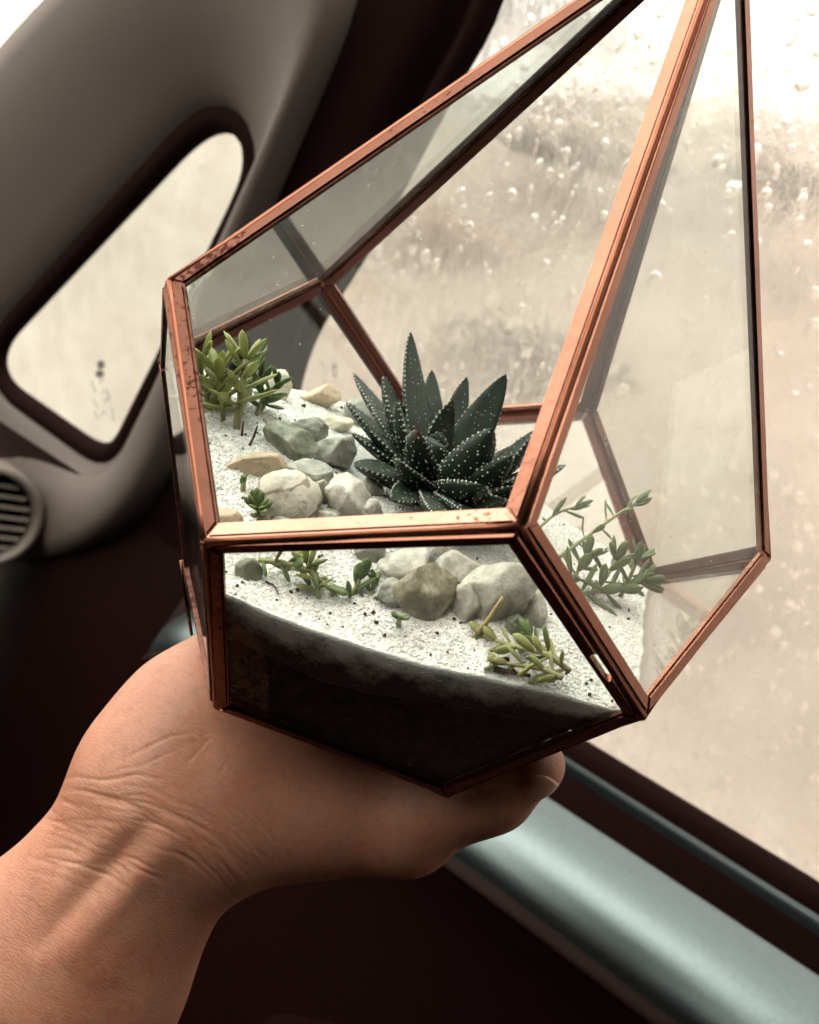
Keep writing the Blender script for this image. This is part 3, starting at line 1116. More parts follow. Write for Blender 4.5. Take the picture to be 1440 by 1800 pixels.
# unseen cabin shell: roof cut back, far side and rear closed for the light
def box_geo(x0, x1, y0, y1, z0, z1, V, F):
    k = len(V)
    V += [CAM + Vector(v) for v in [(x0, y0, z0), (x1, y0, z0), (x1, y1, z0), (x0, y1, z0), (x0, y0, z1), (x1, y0, z1), (x1, y1, z1), (x0, y1, z1)]]
    F += [tuple(k + i for i in f) for f in [(0, 1, 2, 3), (7, 6, 5, 4), (0, 4, 5, 1), (1, 5, 6, 2), (2, 6, 7, 3), (3, 7, 4, 0)]]


V, F = [], []
box_geo(-0.28, 0.33, -1.6, 0.03, 0.36, 0.40, V, F)  # front edge cut back so more sky light falls on the sand
box_geo(-1.15, -0.283, -1.6, 0.10, 0.36, 0.40, V, F)
own(mesh_obj('roof_lining', V, F, M['lining'], cabin, smooth=False), CI)
ws = [(-1.1, 0.03, 0.39), (0.30, 0.03, 0.39), (0.36, 0.72, 0.065), (0.40, 1.08, -0.205), (-1.2, 1.08, -0.205)]
own(mesh_obj('windscreen', [CAM + Vector(v) for v in ws], [(0, 1, 2, 3, 4)], M['windscreen'], cabin, smooth=False), CI)
own(mesh_obj('far_side_light_block', [CAM + Vector(v) for v in [(-1.15, -1.6, -0.9), (-1.15, 1.2, -0.9), (-1.15, 1.2, 0.36), (-1.15, -1.6, 0.36),
                                                          (-1.19, -1.6, -0.9), (-1.19, 1.2, -0.9), (-1.19, 1.2, 0.36), (-1.19, -1.6, 0.36)]],
             [(0, 1, 2, 3), (7, 6, 5, 4), (3, 2, 6, 7), (0, 4, 5, 1), (0, 3, 7, 4), (1, 5, 6, 2)], M['seat'], cabin, smooth=False), CI)  # unseen solid side, added to keep fill light out
own(mesh_obj('floor_mat', [CAM + Vector(v) for v in [(-1.15, -1.6, -0.85), (0.45, -1.6, -0.85), (0.45, 1.3, -0.85), (-1.15, 1.3, -0.85)]],
             [(0, 1, 2, 3)], M['seat'], cabin, smooth=False), CI)

own(mesh_obj('rear_light_block', [CAM + Vector(v) for v in [(-1.15, -0.62, -0.85), (0.42, -0.62, -0.85), (0.42, -0.62, 0.36), (-1.15, -0.62, 0.36),
                                                      (-1.15, -0.66, -0.85), (0.42, -0.66, -0.85), (0.42, -0.66, 0.36), (-1.15, -0.66, 0.36)]],
             [(0, 3, 2, 1), (4, 5, 6, 7), (0, 1, 5, 4), (1, 2, 6, 5), (2, 3, 7, 6), (3, 0, 4, 7)], M['seat'], cabin, smooth=False), CI)  # unseen wall behind the camera, added to block light from the rear


# ================================================================== the terrarium
HA, R1, H1, R2, H2, R3 = 0.17932480, 0.07, 0.07247308, 0.07146503, 0.04462661, 0.04476797
TV = {}
for i in range(5):
    a = 2 * math.pi * i / 5
    b = a + math.pi / 5
    TV['ACGJH'[i]] = Vector((R1 * math.cos(a), R1 * math.sin(a), H1))
    TV['BDKIL'[i]] = Vector((R2 * math.cos(b), R2 * math.sin(b), H2))
    TV['FEQRM'[i]] = Vector((R3 * math.cos(b), R3 * math.sin(b), 0))
TV['P'] = Vector((0, 0, HA))
TV['B'] = lpt(362, 952, 0.158)        # two corners sit a little low, as hand-made frames do
TV['C'] = lpt(914, 925, 0.145)
KITES = ['PABC', 'PCDG', 'PGKJ', 'PJIH', 'PHLA']
PENTS = ['BCDEF', 'DGKQE', 'KJIRQ', 'IHLMR', 'LABFM']
terr = empty('terrarium', LT.copy(), 'copper-edged geometric glass terrarium with one open side, held in the hand', 'terrarium')
MID = Vector((0, 0, 0.06))


def face_frame(key):
    pts = [TV[k] for k in key]
    c = sum(pts, Vector()) / len(pts)
    n = Vector()
    for i in range(len(pts)):
        n += (pts[i] - c).cross(pts[(i + 1) % len(pts)] - c)
    n.normalize()
    if n.dot(c - MID) < 0:
        n = -n
        pts = pts[::-1]
        key = key[::-1]
    u = (pts[1] - pts[0]).normalized()
    u = (u - n * u.dot(n)).normalized()
    v = n.cross(u)
    p2 = [((p - c).dot(u), (p - c).dot(v)) for p in pts]
    return key, c, u, v, n, p2


def inset(p2, d):
    """counter-clockwise polygon moved inwards by d"""
    n = len(p2)
    lines = []
    for i in range(n):
        a, b = Vector(p2[i]), Vector(p2[(i + 1) % n])
        t = (b - a).normalized()
        nn = Vector((-t.y, t.x))
        lines.append((a + nn * d, t))
    out = []
    for i in range(n):
        (a, t), (b, s) = lines[i - 1], lines[i]
        cr = t.x * s.y - t.y * s.x
        k = ((b - a).x * s.y - (b - a).y * s.x) / cr
        out.append(a + t * k)
    return out


BW, B0 = 0.0029, 0.00028
FR = {}


def bar(key, i, c, u, v, n, o2, i2, mat, slot=None):
    """one mitred, softly rounded metal strip along edge i of a face"""
    m = len(o2)
    j = (i + 1) % m
    q = [o2[i], o2[j], i2[j], i2[i]]
    bm = bmesh.new()
    lo = [bm.verts.new(c + u * p.x + v * p.y - n * 0.0007) for p in q]
    hi = [bm.verts.new(c + u * p.x + v * p.y + n * 0.0010) for p in q]
    bm.faces.new(lo[::-1])
    bm.faces.new(hi)
    for k in range(4):
        bm.faces.new((lo[k], lo[(k + 1) % 4], hi[(k + 1) % 4], hi[k]))
    long_e = [e for e in bm.edges if (e.verts[0] in hi and e.verts[1] in hi) or (e.verts[0] in lo and e.verts[1] in lo)]
    bmesh.ops.bevel(bm, geom=long_e, offset=0.00045, segments=2, affect='EDGES')
    bmesh.ops.recalc_face_normals(bm, faces=bm.faces)
    for f in bm.faces:
        if f.normal.dot(n) < -0.3:
            f.material_index = 1
    o = bm_obj('frame_bar', bm, mat, terr)
    o.data.materials.append(M['inner_dark'])
    return o


slot_bar = None
for key in KITES + PENTS + ['FEQRM']:
    key, c, u, v, n, p2 = face_frame(key)
    o2, i2 = inset(p2, B0), inset(p2, BW)
    for i in range(len(p2)):
        ends = {key[i], key[(i + 1) % len(key)]}
        lit_bar = ends == {'B', 'C'} and set(key) == set('PABC')
        o = bar(key, i, c, u, v, n, o2, i2, M['shaded_tarnish'] if ends in ({'A', 'B'}, {'A', 'P'}, {'A', 'L'}, {'L', 'M'}, {'M', 'F'}) or set(key) == set('LABFM') else (M['copper_lit_worn'] if lit_bar else M['copper']))  # left bars get the darkened copper, the front bar the brightened one
        if ends == {'C', 'D'} and set(key) == set('BCDEF'):
            slot_bar = (o, c, u, v, n, o2, i2, i)
    FR[frozenset(key)] = (c, u, v, n, p2)
    if set(key) == set('PABC'):
        continue                       # the open side has no pane
    g2 = inset(p2, 0.0009)
    mat = M['pane']
    if set(key) == set('PCDG'):
        mat = M['pane_dusty']
    if set(key) in (set('PHLA'),):
        mat = M['pane_green']
    V = [c + u * p.x + v * p.y + n * h for h in (-0.0005, 0.0005) for p in g2]
    m = len(g2)
    F = [tuple(range(m - 1, -1, -1)), tuple(range(m, 2 * m))]
    nm = 'base_plate' if set(key) == set('FEQRM') else 'glass_pane'
    mesh_obj(nm, V, F, M['solder'] if nm == 'base_plate' else mat, terr, smooth=False)

# the strip at the right of the front pane carries a small oblong hanging slot: cut it through the metal
def cut_slot():
    o, c, u, v, n, o2, i2, i = slot_bar
    j = (i + 1) % len(o2)
    key_c = lpix(c + u * o2[i].x + v * o2[i].y)
    pa, pb = o2[i].lerp(i2[i], 0.36), o2[j].lerp(i2[j], 0.36)
    # is index i the C end (higher in the picture)?
    t0, t1 = (0.62, 0.76) if key_c[1] < 1100 else (0.38, 0.24)
    a, b = pa.lerp(pb, t0), pa.lerp(pb, t1)
    d = (b - a).normalized()
    e = Vector((-d.y, d.x))
    r = 0.00062
    ring = []
    for k in range(9):
        an = math.pi / 2 + math.pi * k / 8
        ring.append(a + d * (r * math.cos(an)) + e * (r * math.sin(an)))
    for k in range(9):
        an = -math.pi / 2 + math.pi * k / 8
        ring.append(b + d * (r * math.cos(an)) + e * (r * math.sin(an)))
    bm = bmesh.new()
    lo = [bm.verts.new(c + u * p.x + v * p.y - n * 0.003) for p in ring]
    hi = [bm.verts.new(c + u * p.x + v * p.y + n * 0.003) for p in ring]
    bm.faces.new(lo[::-1])
    bm.faces.new(hi)
    for k in range(len(ring)):
        k2 = (k + 1) % len(ring)
        bm.faces.new((lo[k], lo[k2], hi[k2], hi[k]))
    bmesh.ops.recalc_face_normals(bm, faces=bm.faces)
    me = bpy.data.meshes.new('cutter')
    bm.to_mesh(me)
    bm.free()
    co = bpy.data.objects.new('cutter', me)
    COL.objects.link(co)
    co.matrix_world = LT.copy()
    md = o.modifiers.new('slot', 'BOOLEAN')
    md.operation = 'DIFFERENCE'
    md.object = co
    md.solver = 'EXACT'
    bpy.context.view_layer.update()
    dg = bpy.context.evaluated_depsgraph_get()
    nm = bpy.data.meshes.new_from_object(o.evaluated_get(dg))
    o.modifiers.clear()
    o.data = nm
    bpy.data.objects.remove(co)
    o['label'] = 'copper strip pierced by a small oblong hanging slot'


cut_slot()

# solder run along every edge, with a blob at the corners
done = set()
for key in KITES + PENTS + ['FEQRM']:
    for i in range(len(key)):
        e = frozenset((key[i], key[(i + 1) % len(key)]))
        if e in done:
            continue
        done.add(e)
        a, b = TV[key[i]], TV[key[(i + 1) % len(key)]]
        path = [a.lerp(b, k / 10) for k in range(11)]
        rr = [0.00062 + 0.0001 * noise.noise((p * 200)) for p in path]
        rr[0] = rr[-1] = 0.0009
        V, F = tube(path, rr, 8)
        mesh_obj('solder_seam', V, F, M['solder'], terr)
for k in 'ACGJHBDKIL':
    bm = bmesh.new()
    bmesh.ops.create_icosphere(bm, subdivisions=2, radius=0.0011, matrix=Matrix.Translation(TV[k] * 0.997))
    for vv in bm.verts:
        vv.co += vv.co.normalized() * 0.0003 * noise.noise(vv.co * 900)
    bm_obj('solder_joint', bm, M['solder'], terr, smooth=True)
# loose end of wire standing off the left corner
V, F = tube([lpt(319, 985, 0.178), lpt(327, 1050, 0.181), lpt(337, 1116, 0.186)], [0.0004, 0.0004, 0.0003], 6)
mesh_obj('loose_wire', V, F, M['copper'], terr)

# ================================================================== what is planted in it
PLANES = []
for key in PENTS:
    k, c, u, v, n, p2 = face_frame(key)
    PLANES.append((np.array(n), float(n.dot(c))))


def rim(th, z, gap=0.0011):
    """how far the glass is from the axis in direction th at height z"""
    d = np.array([math.cos(th), math.sin(th), 0])
    best = 1
    for n, dd in PLANES:
        den = n @ d
        if den > 1e-6:
            best = min(best, (dd - gap - n[2] * z) / den)
    return best


def sstep(a, b, x):
    t = min(max((x - a) / (b - a), 0), 1)
    return t * t * (3 - 2 * t)


def sand_h(x, y):
    t = 0.75 * x + 0.66 * y
    h = 0.0456 - 0.0142 * sstep(0.015, 0.055, t)
    h += 0.0011 * noise.noise((x * 70, y * 70, 2)) + 0.0004 * noise.noise((x * 190, y * 190, 4))
    return h


def soil_h(th):
    d = Vector((math.cos(th), math.sin(th), 0)) * 0.055
    h = sand_h(d.x, d.y)
    thick = 0.0075 + 0.0026 * noise.noise((math.cos(th) * 3.1, math.sin(th) * 3.1, 7)) + 0.0012 * noise.noise((math.cos(th) * 11, math.sin(th) * 11, 9))
    pxq = lpix((d.x, d.y, h))
    return h - max(thick, 0.003)


def build_sand():
    NT, NR = 240, 70
    V, soil, F = [], [], []
    edge = []
    for i in range(NT):
        th = 2 * math.pi * i / NT
        r = 0.05
        for _ in range(12):
            r = rim(th, sand_h(r * math.cos(th), r * math.sin(th)), 0.0013)
        edge.append(r)
    V.append((0, 0, sand_h(0, 0)))
    soil.append(0)
    for j in range(1, NR + 1):
        for i in range(NT):
            th = 2 * math.pi * i / NT
            r = edge[i] * (j / NR) ** 0.8
            x, y = r * math.cos(th), r * math.sin(th)
            z = sand_h(x, y) + 0.00022 * noise.noise((x * 900, y * 900, 1))
            V.append((x, y, z))
            soil.append(0)
    for i in range(NT):
        F.append((0, 1 + i, 1 + (i + 1) % NT))
    for j in range(NR - 1):
        for i in range(NT):
            a, b = 1 + j * NT + i, 1 + j * NT + (i + 1) % NT
            F.append((a, a + NT, b + NT, b))
    top = 1 + (NR - 1) * NT
    rows = 12
    for k in range(1, rows + 1):
        for i in range(NT):
            th = 2 * math.pi * i / NT
            z0 = sand_h(edge[i] * math.cos(th), edge[i] * math.sin(th))
            z1 = soil_h(th) - 0.004
            t = k / rows
            z = z0 + (z1 - z0) * t
            r = rim(th, z, 0.0012 + 0.0004 * t)
            V.append((r * math.cos(th), r * math.sin(th), z))
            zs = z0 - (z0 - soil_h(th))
            soil.append(min(1.0, max(0.0, (z0 - z) / max(z0 - soil_h(th), 1e-4) * 0.62 - 0.06)))  # soil mix that also paints the shade down the sand wall
    base = 1 + NR * NT
    for k in range(rows):
        for i in range(NT):
            i2 = (i + 1) % NT
            r0 = (top if k == 0 else base + (k - 1) * NT)
            r1 = base + k * NT
            F.append((r0 + i, r1 + i, r1 + i2, r0 + i2))
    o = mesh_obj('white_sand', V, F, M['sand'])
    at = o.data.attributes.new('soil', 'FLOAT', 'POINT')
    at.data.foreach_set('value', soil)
    o.matrix_world = LT.copy()
    tag(o, 'layer of coarse white sand covering the soil in the terrarium', 'sand', kind='stuff')
    # soil body below
    V, F = [], []
    rows = 14
    for k in range(rows + 1):
        for i in range(NT):
            th = 2 * math.pi * i / NT
            z = 0.0012 + (soil_h(th) + 0.0012 - 0.0012) * k / rows
            r = rim(th, z, 0.0019 + 0.0003 * noise.noise((th * 20, z * 900, 0)))
            V.append((r * math.cos(th), r * math.sin(th), z))
    for k in range(rows):
        for i in range(NT):
            i2 = (i + 1) % NT
            F.append((k * NT + i, k * NT + i2, (k + 1) * NT + i2, (k + 1) * NT + i))
    V.append((0, 0, 0.0012))
    V.append((0, 0, 0.033))
    for i in range(NT):
        i2 = (i + 1) % NT
        F.append((len(V) - 2, i2, i))
        F.append((len(V) - 1, rows * NT + i, rows * NT + i2))
    o = mesh_obj('soil', V, F, M['soil'])
    o.matrix_world = LT.copy()
    tag(o, 'dark brown potting soil filling the base of the terrarium', 'soil', kind='stuff')


build_sand()


def hit_sand(px, py):
    """where the line of sight through a pixel meets the sand"""
    d = (LTI.to_3x3() @ ray(px, py))
    s = 0.10
    while s < 0.36:
        p = CAM_L + d * s
        if p.z < sand_h(p.x, p.y):
            return p, s
        s += 0.0004
    return CAM_L + d * 0.24, 0.24


def sand_grains():
    r = random.Random(3)
    V, F = [], []
    ico = bmesh.new()
    bmesh.ops.create_icosphere(ico, subdivisions=1, radius=1)
    iv = [v.co.copy() for v in ico.verts]
    it = [tuple(v.index for v in f.verts) for f in ico.faces]
    ico.free()
    cube_v = [Vector(v) for v in [(-1, -1, -1), (1, -1, -1), (1, 1, -1), (-1, 1, -1), (-1, -1, 1), (1, -1, 1), (1, 1, 1), (-1, 1, 1)]]
    cube_f = [(0, 3, 2, 1), (4, 5, 6, 7), (0, 1, 5, 4), (1, 2, 6, 5), (2, 3, 7, 6), (3, 0, 4, 7)]

    def scatter(n, lo, hi, V, F, dens=None, lift=0.3):
        c = 0
        while c < n:
            x, y = r.uniform(-0.072, 0.072), r.uniform(-0.072, 0.072)
            h = sand_h(x, y)
            if math.hypot(x, y) > rim(math.atan2(y, x), h) - 0.0012:
                continue
            if dens and r.random() > dens(x, y):
                continue
            s = r.uniform(lo, hi)
            q = Quaternion((r.gauss(0, 1), r.gauss(0, 1), r.gauss(0, 1), r.gauss(0, 1))).normalized()
            k = len(V)
            sv = Vector((s, s * r.uniform(.6, 1), s * r.uniform(.5, .9)))
            for w in cube_v:
                V.append(Vector((x, y, h + s * lift)) + q @ Vector((w.x * sv.x, w.y * sv.y, w.z * sv.z)))
            F += [tuple(k + i for i in f) for f in cube_f]
            c += 1
    scatter(42000, 0.00009, 0.00024, V, F)
    o = mesh_obj('sand_grains', V, F, M['grain'], smooth=False)
    o.matrix_world = LT.copy()
    tag(o, 'loose glittering crystals of white sand lying on the surface', 'sand', kind='stuff')
    V, F = [], []
    scatter(190, 0.00012, 0.00035, V, F, lambda x, y: 0.15 + 0.85 * sstep(0.02, 0.055, 0.3 * x + 0.9 * y), 0.8)
    scatter(26, 0.00025, 0.0006, V, F, None, 0.6)
    o = mesh_obj('soil_crumbs', V, F, M['crumb'], smooth=False)
    o.matrix_world = LT.copy()
    tag(o, 'dark crumbs of soil scattered over the white sand', 'soil', kind='stuff')


sand_grains()


# ------------------------------------------------------------------ stones
def stone(px, py, wpx, hpx, name, mat, label, cuts=6, seed=1, depth_k=0.9, sink=0.25, rot=0.0, lumps=0.12, lift=0.0):
    """stone whose outline is about wpx x hpx pixels round (px, py), bedded in the sand"""
    foot, s = hit_sand(px, py + hpx * 0.32)
    sc = s / FPX
    a, b = wpx / 2 * sc, hpx / 2 * sc
    c_w = wpt(px, py, s - lift)
    R3_ = LTI.to_3x3()
    r_, u_, f_ = R3_ @ C_R, R3_ @ C_U, R3_ @ C_F
    r2 = r_ * math.cos(rot) + u_ * math.sin(rot)
    u2 = u_ * math.cos(rot) - r_ * math.sin(rot)
    c = LTI @ c_w
    rs = random.Random(seed)
    bm = bmesh.new()
    bmesh.ops.create_icosphere(bm, subdivisions=4, radius=1.0)
    planes = []
    for _ in range(cuts):
        n = Vector((rs.gauss(0, 1), rs.gauss(0, 1), rs.gauss(0, 1))).normalized()
        planes.append((n, rs.uniform(0.52, 0.80)))
    off = Vector((rs.uniform(-9, 9), rs.uniform(-9, 9), rs.uniform(-9, 9)))
    for v in bm.verts:
        p = v.co.copy()
        p *= 1 + lumps * noise.noise(p * 1.3 + off) + lumps * 0.4 * noise.noise(p * 3.1 + off)
        for n, d in planes:
            k = p.dot(n) - d
            if k > 0:
                p -= n * k * 0.90
        p *= 1 + 0.05 * noise.noise(p * 4 + off) + 0.03 * noise.noise(p * 9 + off) + 0.012 * noise.noise(p * 22 + off)
        g = 1.18 if cuts > 4 else 1.12
        v.co = r2 * (p.x * a * g) + u2 * (p.y * b * g) + f_ * (p.z * (a + b) * 0.5 * depth_k)
    o = bm_obj(name, bm, mat, None, smooth=True)
    # origin at the stone's middle
    o.matrix_world = LT @ Matrix.Translation(c)
    return tag(o, label, 'stone', 'stones bedded in the sand')


ST = [
    (508, 884, 112, 104, 'pebble', 'striped', 'smooth white pebble with brown veins beside the star-shaped seedling', 0, 11, -0.5),
    (612, 884, 92, 112, 'quartz_stone', 'quartz', 'tall white translucent quartz chunk left of the succulent, leaning right', 7, 12, 0.5),
    (545, 838, 96, 62, 'quartz_stone', 'quartz_grey', 'grey-white quartz chunk just behind the veined pebble', 7, 13, -0.3),
    (507, 775, 92, 64, 'mossy_stone', 'mossy', 'dark speckled grey-green stone in the middle of the stone row', 5, 14, -0.35),
    (544, 756, 62, 46, 'mossy_stone', 'quartz_grey', 'rounded grey-green stone peeking out behind the dark speckled stone', 2, 15, 0.0),
    (586, 795, 82, 70, 'quartz_stone', 'quartz_grey', 'grey lumpy quartz against the left leaves of the succulent', 5, 16, 0.2),
    (458, 820, 112, 40, 'flat_stone', 'tan', 'flat tan slab of stone lying on the sand at the left', 5, 17, 0.12),
    (392, 922, 62, 66, 'flat_stone', 'tan', 'smooth tan stone in the corner behind the left copper bar', 2, 18, 0.4),
    (566, 697, 66, 50, 'wedge_stone', 'tan', 'tan wedge-shaped stone at the back by the window', 6, 19, 0.35),
    (494, 682, 44, 58, 'square_stone', 'cream', 'squarish cream stone at the back beside the leafy sprigs', 6, 20, 0.0),
    (592, 745, 52, 34, 'cream_stone', 'cream', 'small cream stone behind the grey lumpy quartz', 4, 21, 0.1),
    (632, 728, 44, 60, 'mossy_stone', 'quartz_grey', 'greenish stone half hidden by the thin back leaf of the succulent', 4, 22, 0.3),
    (502, 930, 62, 52, 'quartz_stone', 'quartz', 'low white quartz piece right in front of the veined pebble', 6, 23, 0.0),
    (572, 922, 70, 60, 'quartz_stone', 'quartz_grey', 'grey-white quartz between the veined pebble and the tall chunk', 6, 24, 0.5),
    (683, 930, 54, 40, 'quartz_stone', 'quartz_grey', 'small grey quartz just above the front copper bar', 6, 25, 0.2),
    (437, 1004, 46, 40, 'mossy_stone', 'mossy', 'grey-green stone in the left corner behind the front pane', 4, 26, -0.5),
    (716, 992, 84, 66, 'quartz_stone', 'quartz', 'white quartz chunk under the front copper bar, left of the mossy one', 6, 27, 0.0),
    (748, 1040, 104, 116, 'mossy_stone', 'brown_stone', 'large brown-green mossy stone behind the front pane', 6, 28, -0.4),
    (800, 1010, 80, 74, 'quartz_stone', 'quartz', 'white quartz chunk between the mossy stone and the largest quartz', 6, 29, 0.3),
    (868, 1035, 112, 128, 'quartz_stone', 'quartz', 'largest white quartz boulder behind the front pane', 7, 30, -0.6),
    (914, 1102, 44, 40, 'mossy_stone', 'mossy', 'small grey-green stone at the foot of the largest quartz', 4, 31, 0.0),
    (940, 1068, 54, 70, 'quartz_stone', 'quartz', 'narrow white quartz right of the largest boulder', 5, 32, 0.3),
    (642, 908, 58, 56, 'quartz_stone', 'quartz', 'small white quartz between the tall chunk and the front leaves of the succulent', 6, 41, 0.2),
    (560, 868, 46, 44, 'quartz_stone', 'quartz_grey', 'small grey quartz wedged right behind the veined pebble', 6, 42, 0.6),
    (655, 858, 44, 36, 'quartz_stone', 'quartz_grey', 'small grey quartz under the lowest left leaf of the succulent', 5, 43, -0.2),
    (690, 1040, 62, 60, 'quartz_stone', 'quartz_grey', 'greyish quartz hugging the left side of the large mossy stone', 6, 44, 0.4),
    (822, 1062, 66, 76, 'quartz_stone', 'quartz', 'white quartz in front, between the mossy stone and the largest boulder', 6, 45, -0.3),
    (772, 985, 62, 46, 'quartz_stone', 'quartz_grey', 'grey-white quartz just under the middle of the front copper bar', 6, 46, 0.1),
    (905, 1006, 64, 56, 'quartz_stone', 'quartz_grey', 'grey-white quartz tucked under the right end of the front bar', 6, 47, 0.5),
    (470, 868, 40, 34, 'quartz_stone', 'quartz_grey', 'small grey stone left of the veined pebble', 4, 48, 0.0),
    (655, 968, 60, 48, 'quartz_stone', 'quartz_grey', 'grey quartz touching the front copper bar from below', 5, 33, 0.1),
]
for (px, py, w, h, nm, mt, lb, cuts, sd, rt) in ST:
    stone(px, py, w, h, nm, M[mt], lb, cuts * 2 if cuts > 4 else cuts, sd, rot=rt, lumps=0.10 if nm == 'pebble' else 0.14)


# ------------------------------------------------------------------ the succulent
def haworthia():
    bc = hit_sand(762, 880)[0]
    root = empty('succulent', LT @ Matrix.Translation(bc), 'dark green spiky succulent covered in white dots, among the stones', 'succulent')
    axis = Vector((0, 0, 1))
    rl = random.Random(21)
    specs = [  # tip pixel, tip depth, width (mm)
        (722, 583, 0.232, 9.0), (621, 655, 0.236, 7.6), (674, 657, 0.224, 9.6), (608, 706, 0.222, 8.0), (821, 663, 0.238, 7.6),
        (890, 658, 0.228, 9.8), (796, 704, 0.222, 9.0), (866, 752, 0.205, 11.5), (938, 757, 0.217, 10.8), (962, 762, 0.230, 9.0),
        (995, 817, 0.220, 8.6), (735, 757, 0.200, 11.0), (703, 812, 0.197, 10.5), (618, 762, 0.211, 7.0), (646, 752, 0.212, 8.2),
        (606, 852, 0.204, 10.5), (849, 852, 0.194, 11.5), (925, 850, 0.209, 10.0), (938, 884, 0.204, 9.5), (905, 915, 0.199, 9.0),
        (765, 905, 0.188, 9.5), (690, 880, 0.194, 9.0), (655, 712, 0.230, 8.5), (760, 650, 0.240, 8.5), (700, 700, 0.214, 8.5), (825, 905, 0.190, 9.5),
        (780, 760, 0.215, 8.5), (840, 720, 0.232, 8.5), (945, 820, 0.215, 10.5), (900, 800, 0.206, 11.0), (885, 875, 0.196, 10.5), (930, 905, 0.200, 10.0)]
    for si, (px, py, dp, wmm) in enumerate(specs):
        tip = lpt(px, py, dp)
        tip -= bc
        hz = Vector((tip.x, tip.y, 0))
        if tip.z < 0.005:
            tip.z = 0.005
        base = (hz.normalized() if hz.length > 1e-4 else Vector((1, 0, 0))) * 0.0035 + Vector((0, 0, 0.003))
        mid = base + hz * 0.52 + Vector((0, 0, tip.z * 0.40 + 0.0015))
        n, m = 26, 12
        path = bez(base, mid, tip, n)
        V, F, al = [], [], []
        frames = []
        for i, p in enumerate(path):
            t = i / (n - 1)
            tg = (path[min(i + 1, n - 1)] - path[max(i - 1, 0)]).normalized()
            ref = axis if hz.length > 0.006 else Vector((0.3, 0.2, 1))
            s = tg.cross(ref - tg * ref.dot(tg))
            if s.length < 1e-5:
                s = tg.orthogonal()
            s.normalize()
            nu = s.cross(tg).normalized()          # towards the rosette's axis (upper face)
            if nu.dot(axis) < 0:
                nu = -nu
            w = wmm / 1960 * (0.78 + 0.35 * math.sin(min(t * 2.3, 1.57))) * max(1 - t ** 1.9, 0) ** 0.72 + 0.00006
            frames.append((p, s, nu, w, tg))
            for k in range(m):
                an = 2 * math.pi * k / m
                ca, sa = math.cos(an), math.sin(an)
                if sa > 0:                          # upper face nearly flat, slightly hollow
                    q = p + s * (ca * w) + nu * (sa * w * 0.13 - (1 - abs(ca)) * w * 0.10)
                else:                               # keeled lower face
                    q = p + s * (ca * w) + nu * (-(abs(sa) ** 1.25) * w * 0.78)
                V.append(q)
                al.append(t)
        for i in range(n - 1):
            for k in range(m):
                k2 = (k + 1) % m
                F.append((i * m + k, (i + 1) * m + k, (i + 1) * m + k2, i * m + k2))
        F.append(tuple((n - 1) * m + k for k in range(m)))
        lf = mesh_obj('leaf', V, F, M['haworthia' if si in (11, 3, 6) else 'haworthia_plain'], root)
        at = lf.data.attributes.new('along', 'FLOAT', 'POINT')
        at.data.foreach_set('value', al)
        # white tubercles: rows across the back, a few on the face, beads along the margins
        TVv, TF = [], []

        def bead(c, nrm, r):
            a = nrm.orthogonal().normalized()
            b = nrm.cross(a)
            k = len(TVv)
            for q in range(6):
                an = math.pi / 3 * q
                TVv.append(c + (a * math.cos(an) + b * math.sin(an)) * r - nrm * r * 0.2)
            for q in range(6):
                an = math.pi / 3 * q
                TVv.append(c + (a * math.cos(an) + b * math.sin(an)) * r * 0.6 + nrm * r * 0.45)
            TVv.append(c + nrm * r * 0.7)
            for q in range(6):
                q2 = (q + 1) % 6
                TF.append((k + q, k + q2, k + 6 + q2, k + 6 + q))
                TF.append((k + 6 + q, k + 6 + q2, k + 12))
        rows = int((path[-1] - path[0]).length / 0.00125)
        for i in range(1, rows):
            t = i / rows
            f = t * (n - 1)
            i0 = min(int(f), n - 2)
            g = f - i0
            A, B = frames[i0], frames[i0 + 1]
            p, s, nu, w = A[0].lerp(B[0], g), A[1], A[2], A[3] + (B[3] - A[3]) * g
            if w < 0.0004:
                continue
            cnt = max(int(w * 2 / 0.00115), 1)
            for q in range(cnt):
                an = -math.pi * (q + 0.5 + rl.uniform(-0.33, 0.33)) / cnt
                ca, sa = math.cos(an), math.sin(an)
                c = p + s * (ca * w) + nu * (-(abs(sa) ** 1.25) * w * 0.78) + A[4] * rl.uniform(-.0005, .0005)
                nrm = (s * ca * 0.62 + nu * sa).normalized()
                if rl.random() < 0.86:
                    bead(c, nrm, rl.uniform(0.00016, 0.00030))
            if t > 0.1:
                for sg in (-1, 1):
                    bead(p + s * sg * w, s * sg, rl.uniform(0.0002, 0.00036))
                for q in range(max(cnt - 1, 0)):
                    if rl.random() < 0.4:
                        x = rl.uniform(-.75, .75)
                        bead(p + s * (x * w) + nu * (w * 0.13 * math.sqrt(1 - x * x) - (1 - abs(x)) * w * 0.10), nu, rl.uniform(0.00010, 0.00019))
        tb = mesh_obj('tubercles', TVv, TF, M['tubercle'], lf)
        tb['kind'] = 'stuff'


haworthia()


